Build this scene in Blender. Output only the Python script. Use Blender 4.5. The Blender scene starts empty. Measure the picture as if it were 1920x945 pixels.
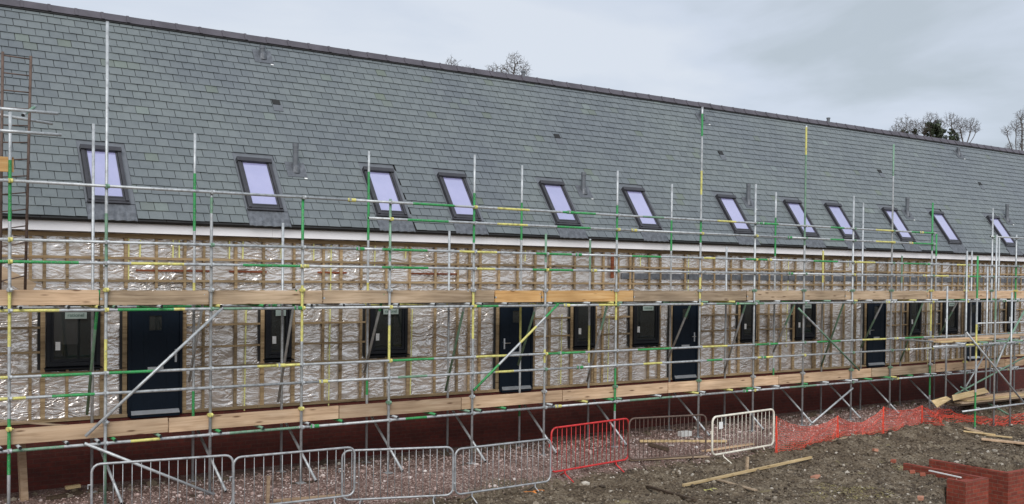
import bpy, bmesh, math, random
import numpy as np
from mathutils import Vector, Matrix, noise
random.seed(7)
SC = bpy.context.scene
COL = SC.collection
# ------------------------------------------------------------------ camera
F, CX, CY, YAW, PIT, ROL, ZC = 1865., 960., 543., math.atan2(1865., 2717.), .014, .011, 3.65
F0 = Vector((math.sin(YAW), math.cos(YAW), 0)); R0 = Vector((math.cos(YAW), -math.sin(YAW), 0)); Z0 = Vector((0, 0, 1))
FW = F0*math.cos(PIT) - Z0*math.sin(PIT); U1 = Z0*math.cos(PIT) + F0*math.sin(PIT)
RT = R0*math.cos(ROL) + U1*math.sin(ROL); UP = U1*math.cos(ROL) - R0*math.sin(ROL)
CAM = Vector((0, 0, ZC))
cd = bpy.data.cameras.new('camera'); cam = bpy.data.objects.new('camera', cd); COL.objects.link(cam)
cam.matrix_world = Matrix(((RT.x, UP.x, -FW.x, 0), (RT.y, UP.y, -FW.y, 0), (RT.z, UP.z, -FW.z, ZC), (0, 0, 0, 1)))
cd.sensor_width = 36; cd.lens = F/1920*36; cd.shift_y = (CY-472.5)/1920; cd.clip_start = .1; cd.clip_end = 2000
SC.camera = cam
# ------------------------------------------------------------------ light, sky, exposure
SC.view_settings.view_transform = 'Standard'; SC.view_settings.look = 'None'; SC.view_settings.gamma = 1
SC.view_settings.use_curve_mapping = False; SC.view_settings.exposure = 0.14
SUN_EL, SUN_AZ = math.radians(38), math.radians(-30)       # the sun stands behind the camera, a little to the left
sdir = Vector((math.sin(SUN_AZ)*math.cos(SUN_EL), -math.cos(SUN_AZ)*math.cos(SUN_EL), math.sin(SUN_EL)))
sl = bpy.data.lights.new('sun', 'SUN'); sl.energy = 2.3; sl.angle = math.radians(40); sl.color = (1, .97, .93)
so = bpy.data.objects.new('sun', sl); COL.objects.link(so); so.rotation_euler = sdir.to_track_quat('Z', 'Y').to_euler()
W = bpy.data.worlds.new('World'); SC.world = W; W.use_nodes = True
nt = W.node_tree; nt.nodes.clear(); N = nt.nodes.new; Lk = nt.links.new
out = N('ShaderNodeOutputWorld'); bg = N('ShaderNodeBackground'); bg.inputs[1].default_value = .1
sky = N('ShaderNodeTexSky'); sky.sky_type = 'NISHITA'; sky.sun_disc = False; sky.sun_elevation = SUN_EL
sky.sun_rotation = math.atan2(sdir.x, sdir.y)
tc = N('ShaderNodeTexCoord'); mp = N('ShaderNodeMapping'); mp.inputs['Scale'].default_value = (1, 1, 3.0)
mp.inputs['Location'].default_value = (.35, .2, .1)
nz = N('ShaderNodeTexNoise'); nz.inputs['Scale'].default_value = 2.4; nz.inputs['Detail'].default_value = 6; nz.inputs['Roughness'].default_value = .5
nz.inputs['Distortion'].default_value = .35
cr = N('ShaderNodeValToRGB'); cr.color_ramp.elements[0].position = .40; cr.color_ramp.elements[0].color = (.42, .475, .53, 1)
cr.color_ramp.elements[1].position = .60; cr.color_ramp.elements[1].color = (.60, .645, .715, 1)
e = cr.color_ramp.elements.new(.5); e.color = (.53, .585, .675, 1)
sx = N('ShaderNodeSeparateXYZ'); mr = N('ShaderNodeMapRange'); mr.inputs[1].default_value = .25; mr.inputs[2].default_value = 1.0
mr.inputs[3].default_value = 11.0; mr.inputs[4].default_value = 14.0       # an overcast sky is brighter towards the zenith
sc1 = N('ShaderNodeVectorMath'); sc1.operation = 'SCALE'
mx = N('ShaderNodeMix'); mx.data_type = 'RGBA'; mx.inputs[0].default_value = .93
Lk(tc.outputs['Generated'], mp.inputs[0]); Lk(mp.outputs[0], nz.inputs['Vector']); Lk(nz.outputs['Fac'], cr.inputs[0])
Lk(tc.outputs['Generated'], sx.inputs[0]); Lk(sx.outputs['Z'], mr.inputs[0]); Lk(cr.outputs[0], sc1.inputs[0]); Lk(mr.outputs[0], sc1.inputs['Scale'])
Lk(sky.outputs[0], mx.inputs['A']); Lk(sc1.outputs[0], mx.inputs['B']); Lk(mx.outputs['Result'], bg.inputs[0]); Lk(bg.outputs[0], out.inputs[0])

# ------------------------------------------------------------------ pixel of the photograph -> point on a real plane
def ray(px, py): return FW + RT*((px-CX)/F) + UP*((CY-py)/F)
def plane(px, py, n, d):
    r = ray(px, py); n = Vector(n); return CAM + r*((d-n.dot(CAM))/n.dot(r))
def on(px, py, d): return plane(px, py, (0, 1, 0), d)
def gr(px, py, z): return plane(px, py, (0, 0, 1), z)
PITCH = math.radians(54.6); EY, EZ = 17.70, 4.55; CP, SP = math.cos(PITCH), math.sin(PITCH); RLEN = 4.98
def RP(s, r, h=0): return Vector((s, EY + r*CP - h*SP, EZ + r*SP + h*CP))
def roof(px, py):
    n = (0, -SP, CP); p = plane(px, py, n, -SP*EY + CP*EZ); return p.x, (p.z-EZ)/SP

# ------------------------------------------------------------------ materials
def mat(name): 
    m = bpy.data.materials.new(name); m.use_nodes = True; return m, m.node_tree, m.node_tree.nodes['Principled BSDF']
def ramp(t, pts):
    r = t.nodes.new('ShaderNodeValToRGB'); el = r.color_ramp.elements
    while len(el) < len(pts): el.new(.5)
    for q, (p, c) in zip(el, pts): q.position = p; q.color = (*c, 1)
    return r
def tex(t, scale, detail=5, rough=.55, dist=0, vec=None, stretch=None, kind='Noise', coord='Object'):
    n = t.nodes.new('ShaderNodeTex'+kind); n.inputs['Scale'].default_value = scale
    if kind == 'Noise':
        n.inputs['Detail'].default_value = detail; n.inputs['Roughness'].default_value = rough; n.inputs['Distortion'].default_value = dist
    if vec is None:
        c = t.nodes.new('ShaderNodeTexCoord'); vec = c.outputs[coord]
    if stretch:
        m = t.nodes.new('ShaderNodeMapping'); m.inputs['Scale'].default_value = stretch; t.links.new(vec, m.inputs[0]); vec = m.outputs[0]
    t.links.new(vec, n.inputs['Vector']); return n
def mixc(t, a, b, fac, mode='MIX'):
    m = t.nodes.new('ShaderNodeMix'); m.data_type = 'RGBA'; m.blend_type = mode
    for k, v in (('A', a), ('B', b)):
        if isinstance(v, tuple): m.inputs[k].default_value = (*v, 1)
        else: t.links.new(v, m.inputs[k])
    if isinstance(fac, float): m.inputs[0].default_value = fac
    else: t.links.new(fac, m.inputs[0])
    return m.outputs['Result']
def bump(t, b, h, strength, dist):
    n = t.nodes.new('ShaderNodeBump'); n.inputs['Strength'].default_value = strength; n.inputs['Distance'].default_value = dist
    t.links.new(h, n.inputs['Height'])
    if b.inputs['Normal'].links: t.links.new(b.inputs['Normal'].links[0].from_socket, n.inputs['Normal'])
    t.links.new(n.outputs[0], b.inputs['Normal'])
def simple(name, c, rough=.6, metal=0, var=.25, scale=8, spec=.5):
    m, t, b = mat(name); n = tex(t, scale)
    r = ramp(t, [(.3, tuple(x*(1-var) for x in c)), (.7, tuple(min(1, x*(1+var)) for x in c))])
    t.links.new(n.outputs['Fac'], r.inputs[0]); t.links.new(r.outputs[0], b.inputs['Base Color'])
    b.inputs['Roughness'].default_value = rough; b.inputs['Metallic'].default_value = metal
    b.inputs['Specular IOR Level'].default_value = spec
    bump(t, b, n.outputs['Fac'], .15, .005); return m
def paint_steel(name, c, metal, rough, wear):
    m, t, b = mat(name); n = tex(t, 9, 8, .65); n2 = tex(t, 60, 4)
    r = ramp(t, [(.30, tuple(x*.55 for x in c)), (.5, c), (.72, tuple(min(1, x*1.25) for x in c))]); t.links.new(n.outputs['Fac'], r.inputs[0])
    r2 = ramp(t, [(wear, (0, 0, 0)), (wear+.06, (1, 1, 1))]); t.links.new(n2.outputs['Fac'], r2.inputs[0])
    t.links.new(mixc(t, r.outputs[0], (.30, .29, .27), r2.outputs[0]), b.inputs['Base Color'])
    b.inputs['Metallic'].default_value = metal; b.inputs['Roughness'].default_value = rough; return m
def wood(name, dark, mid, light, rough=.75, var=.3):
    m, t, b = mat(name); tcn = t.nodes.new('ShaderNodeTexCoord'); oi = t.nodes.new('ShaderNodeObjectInfo')
    ad = t.nodes.new('ShaderNodeVectorMath'); ad.operation = 'MULTIPLY_ADD'
    ad.inputs[1].default_value = (37, 11, 23); cb = t.nodes.new('ShaderNodeCombineXYZ')
    for k in range(3): t.links.new(oi.outputs['Random'], cb.inputs[k])
    t.links.new(cb.outputs[0], ad.inputs[0]); t.links.new(tcn.outputs['Object'], ad.inputs[2])
    g = tex(t, 1, 8, .6, .6, ad.outputs[0], (1.2, 22, 22)); bl = tex(t, 1, 3, .5, .2, ad.outputs[0], (.9, 2, 2))
    kn = tex(t, 1, kind='Voronoi', vec=ad.outputs[0], stretch=(1.9, 6, 9))
    r = ramp(t, [(.32, dark), (.5, mid), (.7, light)]); t.links.new(g.outputs['Fac'], r.inputs[0])
    r2 = ramp(t, [(.3, (.62, .60, .58)), (.7, (1.15, 1.12, 1.08))]); t.links.new(bl.outputs['Fac'], r2.inputs[0])
    c = mixc(t, r.outputs[0], r2.outputs[0], .8, 'MULTIPLY')
    r3 = ramp(t, [(.07, (.22, .15, .11)), (.17, (1, 1, 1))]); t.links.new(kn.outputs['Distance'], r3.inputs[0])
    c = mixc(t, c, r3.outputs[0], .85, 'MULTIPLY')
    r4 = ramp(t, [(0, tuple([1-var]*3)), (1, (1+var*.4, 1+var*.3, 1+var*.2))]); t.links.new(oi.outputs['Random'], r4.inputs[0])
    c = mixc(t, c, r4.outputs[0], 1.0, 'MULTIPLY')
    t.links.new(c, b.inputs['Base Color']); b.inputs['Roughness'].default_value = rough; b.inputs['Specular IOR Level'].default_value = .25
    bump(t, b, g.outputs['Fac'], .3, .003); return m
M = {}
M['galv'] = paint_steel('galvanised_steel', (.46, .48, .49), .40, .48, .62)
M['green'] = paint_steel('green_painted_steel', (.03, .27, .075), .0, .5, .60)
M['dgreen'] = paint_steel('worn_green_steel', (.16, .30, .20), .2, .5, .56)
M['yellow'] = paint_steel('yellow_painted_steel', (.60, .56, .17), .0, .55, .60)
M['rust'] = paint_steel('rusty_steel', (.125, .085, .068), .2, .7, .75)
M['redp'] = paint_steel('red_painted_steel', (.55, .03, .03), .0, .45, .68)
M['cream'] = paint_steel('cream_painted_steel', (.72, .68, .58), .0, .5, .7)
M['hollow'] = simple('pipe_bore_shade', (.01, .01, .01), .9)  # near-black for the closed end caps: paints the shade inside an open tube
M['wgrey'] = wood('weathered_board', (.27, .20, .135), (.43, .33, .23), (.54, .43, .32), var=.22)
M['wpink'] = wood('used_board', (.38, .26, .165), (.55, .395, .265), (.66, .50, .355), var=.28)
M['wfresh'] = wood('fresh_board', (.50, .28, .11), (.66, .40, .17), (.74, .50, .25), var=.12)
M['wdark'] = wood('dark_board', (.05, .035, .025), (.09, .065, .045), (.14, .10, .07))
M['wpale'] = wood('pale_timber', (.50, .36, .18), (.64, .49, .27), (.74, .60, .38), var=.15)
M['batten'] = wood('batten_timber', (.22, .155, .09), (.37, .275, .16), (.50, .39, .25), var=.35)
M['redwood'] = wood('red_timber', (.16, .045, .02), (.26, .08, .035), (.33, .12, .06))
M['white'] = simple('white_fascia', (.86, .85, .87), .4, var=.03, scale=2)
M['black'] = simple('black_frame', (.008, .009, .012), .42, spec=.3)
M['navy'] = simple('navy_door', (.005, .010, .018), .5, var=.1, spec=.15)
M['rlframe'] = simple('rooflight_frame', (.035, .034, .040), .4)
M['membrane'] = simple('black_membrane', (.012, .012, .012), .7)
M['silver'] = simple('silver_sill', (.62, .64, .66), .3, .9, var=.08)
M['lead'] = simple('lead_flashing', (.12, .128, .142), .5, .3, var=.35, scale=12)
M['flue'] = simple('grey_plastic', (.12, .13, .145), .5, var=.12)
M['bgalv'] = paint_steel('barrier_galvanised', (.40, .41, .42), .5, .5, .6)
M['paper'] = simple('white_paper', (.78, .78, .76), .6, var=.03)
M['label'] = simple('grey_green_label', (.28, .34, .31), .5, var=.04)
M['ink'] = simple('dark_green_ink', (.02, .06, .045), .6)
M['tape'] = simple('yellow_tape', (.62, .60, .22), .4, var=.15)
M['ridge'] = simple('ridge_tile', (.075, .066, .078), .55, var=.25, scale=3)
M['soffit'] = simple('soffit_board', (.16, .10, .06), .8)
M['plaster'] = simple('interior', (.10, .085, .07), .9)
M['net'] = simple('orange_plastic', (.80, .09, .05), .45, var=.12)
M['barrow'] = simple('bare_bark', (.085, .07, .058), .9, var=.35, scale=3)
M['ivy'] = simple('ivy_leaf', (.035, .05, .022), .6, var=.5, scale=4)
M['blockw'] = simple('pale_block', (.55, .55, .53), .8, var=.1)
M['orange'] = simple('orange_tape', (.75, .25, .05), .5)

def glass(name, tint, refl, tr):
    m, t, b = mat(name); b.inputs['Base Color'].default_value = (*tint, 1); b.inputs['Roughness'].default_value = .03
    b.inputs['Metallic'].default_value = refl; b.inputs['Specular IOR Level'].default_value = .8
    tb = t.nodes.new('ShaderNodeBsdfTransparent'); tb.inputs[0].default_value = (.6, .65, .65, 1)
    mx = t.nodes.new('ShaderNodeMixShader'); mx.inputs[0].default_value = tr
    t.links.new(b.outputs[0], mx.inputs[1]); t.links.new(tb.outputs[0], mx.inputs[2])
    t.links.new(mx.outputs[0], t.nodes['Material Output'].inputs[0]); return m
M['glass'] = glass('window_glass', (.03, .035, .035), .0, .35)
M['skyglass'] = None
def protective():                          # rooflight panes still carry their lilac protective film
    m, t, b = mat('filmed_roof_glass'); n = tex(t, 1.5)
    r = ramp(t, [(.3, (.29, .29, .50)), (.7, (.38, .37, .58))]); t.links.new(n.outputs['Fac'], r.inputs[0]); t.links.new(r.outputs[0], b.inputs['Base Color'])
    b.inputs['Roughness'].default_value = .12; b.inputs['Coat Weight'].default_value = 1; b.inputs['Coat IOR'].default_value = 2.3; b.inputs['Coat Roughness'].default_value = .03
    b.inputs['Specular IOR Level'].default_value = .8; return m
M['skyglass'] = protective()
def foil():
    m, t, b = mat('reflective_foil'); tcn = t.nodes.new('ShaderNodeTexCoord')
    def crease(rot, stretch, scale, det, dist):
        mp_ = t.nodes.new('ShaderNodeMapping'); mp_.inputs['Rotation'].default_value = (0, math.radians(rot), 0); mp_.inputs['Scale'].default_value = stretch; mp_.vector_type = 'TEXTURE' if False else 'POINT'
        t.links.new(tcn.outputs['Object'], mp_.inputs[0]); n = tex(t, scale, det, .5, dist, mp_.outputs[0])
        a = t.nodes.new('ShaderNodeMath'); a.operation = 'SUBTRACT'; a.inputs[1].default_value = .5; t.links.new(n.outputs['Fac'], a.inputs[0])
        c = t.nodes.new('ShaderNodeMath'); c.operation = 'ABSOLUTE'; t.links.new(a.outputs[0], c.inputs[0]); return c.outputs[0]
    c1 = crease(38, (1, 1, 3.6), 1.5, 2, .5); c2 = crease(-40, (1, 1, 2.6), 2.4, 2, 1.1); c3 = crease(5, (1, 1, 1.4), 6.5, 2, .8)
    mk = tex(t, 1.0, 2, .5, 0); rk = ramp(t, [(.44, (0, 0, 0)), (.56, (1, 1, 1))]); t.links.new(mk.outputs['Fac'], rk.inputs[0])
    mm = t.nodes.new('ShaderNodeMix'); t.links.new(rk.outputs[0], mm.inputs[0]); t.links.new(c1, mm.inputs[2]); t.links.new(c2, mm.inputs[3])
    r = ramp(t, [(.3, (.74, .69, .65)), (.7, (.90, .86, .83))]); n = tex(t, 1.2); t.links.new(n.outputs['Fac'], r.inputs[0]); t.links.new(r.outputs[0], b.inputs['Base Color'])
    b.inputs['Metallic'].default_value = .68; b.inputs['Roughness'].default_value = .25
    # the sheets come in widths of about 1.2 m: each lies a little differently, some taut, some crumpled
    sp = t.nodes.new('ShaderNodeSeparateXYZ'); t.links.new(tcn.outputs['Object'], sp.inputs[0]); dv = t.nodes.new('ShaderNodeMath'); dv.operation = 'DIVIDE'; dv.inputs[1].default_value = 1.23; t.links.new(sp.outputs['X'], dv.inputs[0])
    fl = t.nodes.new('ShaderNodeMath'); fl.operation = 'FLOOR'; t.links.new(dv.outputs[0], fl.inputs[0]); wn = t.nodes.new('ShaderNodeTexWhiteNoise'); wn.noise_dimensions = '1D'; t.links.new(fl.outputs[0], wn.inputs['W'])
    rt = ramp(t, [(0, (.82, .80, .78)), (1, (1.03, 1.02, 1.01))]); t.links.new(wn.outputs['Value'], rt.inputs[0]); t.links.new(mixc(t, r.outputs[0], rt.outputs[0], 1.0, 'MULTIPLY'), b.inputs['Base Color'])
    tau = tex(t, .9, 3, .5, .3); tm = t.nodes.new('ShaderNodeMapRange'); tm.inputs[1].default_value = .36; tm.inputs[2].default_value = .6; tm.inputs[3].default_value = .22; tm.inputs[4].default_value = 1.0; t.links.new(tau.outputs['Fac'], tm.inputs[0])
    h1 = t.nodes.new('ShaderNodeMath'); h1.operation = 'MULTIPLY'; t.links.new(mm.outputs[0], h1.inputs[0]); t.links.new(tm.outputs[0], h1.inputs[1])
    h2 = t.nodes.new('ShaderNodeMath'); h2.operation = 'MULTIPLY'; t.links.new(c3, h2.inputs[0]); t.links.new(tm.outputs[0], h2.inputs[1])
    bump(t, b, h1.outputs[0], 1.0, .125); bump(t, b, h2.outputs[0], .6, .04); return m
M['foil'] = foil()
def slate():
    m, t, b = mat('roof_slate'); g = t.nodes.new('ShaderNodeNewGeometry')
    r = ramp(t, [(0, (.120, .134, .143)), (.3, (.133, .148, .156)), (.7, (.140, .156, .163)), (.975, (.147, .162, .169)), (.985, (.125, .145, .120)), (1, (.175, .20, .20))])
    t.links.new(g.outputs['Random Per Island'], r.inputs[0])
    n = tex(t, 7, 6, .6); big = tex(t, .35, 3, .5)
    r2 = ramp(t, [(.3, (.90, .91, .92)), (.7, (1.08, 1.08, 1.07))]); t.links.new(n.outputs['Fac'], r2.inputs[0])
    r3 = ramp(t, [(.3, (.88, .89, .93)), (.7, (1.08, 1.1, 1.04))]); t.links.new(big.outputs['Fac'], r3.inputs[0])
    c = mixc(t, mixc(t, r.outputs[0], r2.outputs[0], 1.0, 'MULTIPLY'), r3.outputs[0], 1.0, 'MULTIPLY')
    t.links.new(c, b.inputs['Base Color']); b.inputs['Roughness'].default_value = .42; b.inputs['Specular IOR Level'].default_value = .55
    f = tex(t, 40, 5, .6, .5); bump(t, b, f.outputs['Fac'], .35, .004); return m
M['slate'] = slate()
def brick(name, c1, c2, mortar):
    m, t, b = mat(name); tcn = t.nodes.new('ShaderNodeTexCoord'); sp = t.nodes.new('ShaderNodeSeparateXYZ'); t.links.new(tcn.outputs['Object'], sp.inputs[0])
    ad = t.nodes.new('ShaderNodeMath'); t.links.new(sp.outputs['X'], ad.inputs[0]); t.links.new(sp.outputs['Y'], ad.inputs[1])
    cb = t.nodes.new('ShaderNodeCombineXYZ'); t.links.new(ad.outputs[0], cb.inputs[0]); t.links.new(sp.outputs['Z'], cb.inputs[1])
    k = t.nodes.new('ShaderNodeTexBrick'); k.inputs['Scale'].default_value = 1; k.inputs['Brick Width'].default_value = .225; k.inputs['Row Height'].default_value = .075
    k.inputs['Mortar Size'].default_value = .006; k.inputs['Color1'].default_value = (*c1, 1); k.inputs['Color2'].default_value = (*c2, 1); k.inputs['Mortar'].default_value = (*mortar, 1)
    t.links.new(cb.outputs[0], k.inputs['Vector']); n = tex(t, 12, 6)
    r2 = ramp(t, [(.3, (.75, .75, .75)), (.7, (1.2, 1.15, 1.1))]); t.links.new(n.outputs['Fac'], r2.inputs[0])
    t.links.new(mixc(t, k.outputs['Color'], r2.outputs[0], 1.0, 'MULTIPLY'), b.inputs['Base Color']); b.inputs['Roughness'].default_value = .8
    iv = t.nodes.new('ShaderNodeMath'); iv.operation = 'SUBTRACT'; iv.inputs[0].default_value = 1; t.links.new(k.outputs['Fac'], iv.inputs[1])
    bump(t, b, iv.outputs[0], .6, .006); return m
M['brick'] = brick('red_brick', (.25, .045, .024), (.17, .030, .017), (.19, .09, .06))
M['plinth'] = brick('dark_red_brick', (.095, .014, .008), (.066, .010, .006), (.075, .028, .020))

# ------------------------------------------------------------------ mesh helpers
class MB:
    def __init__(s): s.v = []; s.f = []; s.m = []
    def add(s, vs, fs, mi=0):
        o = len(s.v); s.v += [tuple(v) for v in vs]; s.f += [tuple(i+o for i in f) for f in fs]; s.m += [mi]*len(fs)
    def hexa(s, c, mi=0):            # eight corners: bottom four then top four, both going round the same way
        s.add(c, [(3, 2, 1, 0), (4, 5, 6, 7), (0, 1, 5, 4), (1, 2, 6, 5), (2, 3, 7, 6), (3, 0, 4, 7)], mi)
    def box(s, a, b, mi=0):
        (x0, y0, z0), (x1, y1, z1) = a, b
        s.hexa([(x0, y0, z0), (x1, y0, z0), (x1, y1, z0), (x0, y1, z0), (x0, y0, z1), (x1, y0, z1), (x1, y1, z1), (x0, y1, z1)], mi)
    def bar(s, p, q, w, h, mi=0, up=Z0):   # a square bar from p to q
        p, q = Vector(p), Vector(q); d = (q-p).normalized(); a = d.cross(Vector(up))
        if a.length < 1e-4: a = d.cross(Vector((1, 0, 0)))
        a.normalize(); c = a.cross(d); a = a*w/2; c = c*h/2
        s.hexa([p-a-c, p+a-c, q+a-c, q-a-c, p-a+c, p+a+c, q+a+c, q-a+c], mi)
    def tube(s, pts, r, n=8, mi=0, mats=None, caps=True, hollow=None):
        pts = [Vector(p) for p in pts]; R = r if isinstance(r, (list, tuple)) else [r]*len(pts)
        rings = []; a = None
        for i, p in enumerate(pts):
            d = (pts[min(i+1, len(pts)-1)] - pts[max(i-1, 0)]).normalized()
            if a is None:
                a = d.cross(Z0 if abs(d.z) < .9 else Vector((1, 0, 0))).normalized()
            else: a = (a - d*a.dot(d)).normalized()
            b = d.cross(a); rings.append([p + (a*math.cos(2*math.pi*k/n) + b*math.sin(2*math.pi*k/n))*R[i] for k in range(n)])
        o = len(s.v)
        for g in rings: s.v += [tuple(v) for v in g]
        for i in range(len(pts)-1):
            for k in range(n):
                k2 = (k+1) % n; s.f.append((o+i*n+k, o+i*n+k2, o+(i+1)*n+k2, o+(i+1)*n+k)); s.m.append(mats[i] if mats else mi)
        if caps:
            s.f.append(tuple(o+k for k in reversed(range(n)))); s.m.append(hollow if hollow is not None else mi)
            s.f.append(tuple(o+(len(pts)-1)*n+k for k in range(n))); s.m.append(hollow if hollow is not None else mi)
    def build(s, name, mats, parent=None, smooth=False, bevel=0, loc=None):
        me = bpy.data.meshes.new(name); vs = s.v
        if loc is not None: vs = [(v[0]-loc[0], v[1]-loc[1], v[2]-loc[2]) for v in vs]
        me.from_pydata(vs, [], s.f); me.validate()
        for k in (mats if isinstance(mats, (list, tuple)) else [mats]): me.materials.append(M[k] if isinstance(k, str) else k)
        if len(me.polygons) == len(s.m): me.polygons.foreach_set('material_index', s.m)
        if smooth: me.polygons.foreach_set('use_smooth', [True]*len(me.polygons))
        me.update(); o = bpy.data.objects.new(name, me); COL.objects.link(o)
        if loc is not None: o.location = loc
        if parent: 
            o.parent = parent
            o.location = Vector(loc if loc is not None else (0, 0, 0)) - parent.location if parent.parent is None and parent.type == 'EMPTY' else Vector(loc if loc is not None else (0, 0, 0))
        if bevel:
            b = o.modifiers.new('bevel', 'BEVEL'); b.width = bevel; b.segments = 2; b.limit_method = 'ANGLE'
        return o
def tag(o, label=None, cat=None, group=None, kind=None):
    for k, v in (('label', label), ('category', cat), ('group', group), ('kind', kind)):
        if v: o[k] = v
    return o
def thing(name, label, cat, loc=(0, 0, 0), group=None):
    o = bpy.data.objects.new(name, None); COL.objects.link(o); o.location = loc; o.empty_display_size = .2
    return tag(o, label, cat, group)
def inst(me, name, parent, mat4):
    o = bpy.data.objects.new(name, me); COL.objects.link(o); o.parent = parent; o.matrix_local = mat4; return o

# ------------------------------------------------------------------ ground
hole_a = gr(1891, 887, -.13); hole_b = gr(1742, 861, -.13); pierF = gr(1811, 904, -.13); pierL = gr(1776, 897, -.13); pierR = gr(1850, 895, -.13); leafE = gr(1697, 868, -.13)
def smooth(a, b, x):
    t = max(0, min(1, (x-a)/(b-a))); return t*t*(3-2*t)
def edge_y(x): return 15.35 + .25*noise.noise((x*.5, 3, 0)) + .12*noise.noise((x*1.7, 9, 0)) + .3*smooth(3, 9, x)*0 - 1.0*(1-smooth(5, 9, x))
def H(x, y, detail=True):
    z = -(.28+.11*(1-smooth(18, 20, x)))*(1-smooth(15.0, 16.1, y)) + .16*(1-smooth(9, 14, y))*smooth(-2, 8, x)
    if detail and -6 < x < 46 and 2 < y < 18.5:
        m = 1-smooth(edge_y(x)-.15, edge_y(x)+.15, y)
        z += m*(.12*noise.fractal((x*.55, y*.9, 1), 1, 2, 4) + .065*noise.fractal((x*3.1, y*3.1, 5), .8, 2, 4) + .03)
        z += (1-m)*.012*noise.fractal((x*4, y*4, 8), .8, 2, 3)
        z += .22*math.exp(-((x-22.5)/3.5)**2 - ((y-14.75)/.5)**2)          # bank of soil below the orange netting
        z += .50*math.exp(-((x-27.3)/2.4)**4 - ((y-15.5)/.42)**4)*(1+.3*noise.noise((x*2, y*2, 4)))      # spoil heap below the plank stack
    # foundation trench of the brick footing
    u = x - (pierL.x-.14-(pierL.y+.02-y)*1.49) + .10*noise.noise((x*2, y*2, 3))
    if y < pierL.y+.03 and u > 0: z = max(-1.35, z - u*6)
    gx0, gx1 = pierR.x+.02, hole_a.x+.02
    if gx0 < x < gx1 and y < hole_b.y: z = min(z, -1.25)
    if x > gx0 and y < hole_a.y-.0: z = min(z, -1.25)
    return z
def axis(lo, hi, step, far):
    a = list(np.arange(lo, hi+1e-6, step)); g = step; l = [lo]; h = [hi]
    while h[-1] < far: g *= 1.35; h.append(h[-1]+g)
    g = step
    while l[-1] > -far: g *= 1.35; l.append(l[-1]-g)
    return l[:0:-1] + a + h[1:]
xs, ys = axis(-1, 38, .07, 700), axis(8, 18.2, .055, 700)
gm = MB(); nx, ny = len(xs), len(ys)
gm.v = [(x, y, H(x, y)) for y in ys for x in xs]
gm.f = [(j*nx+i, j*nx+i+1, (j+1)*nx+i+1, (j+1)*nx+i) for j in range(ny-1) for i in range(nx-1)]; gm.m = [0]*len(gm.f)
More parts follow.
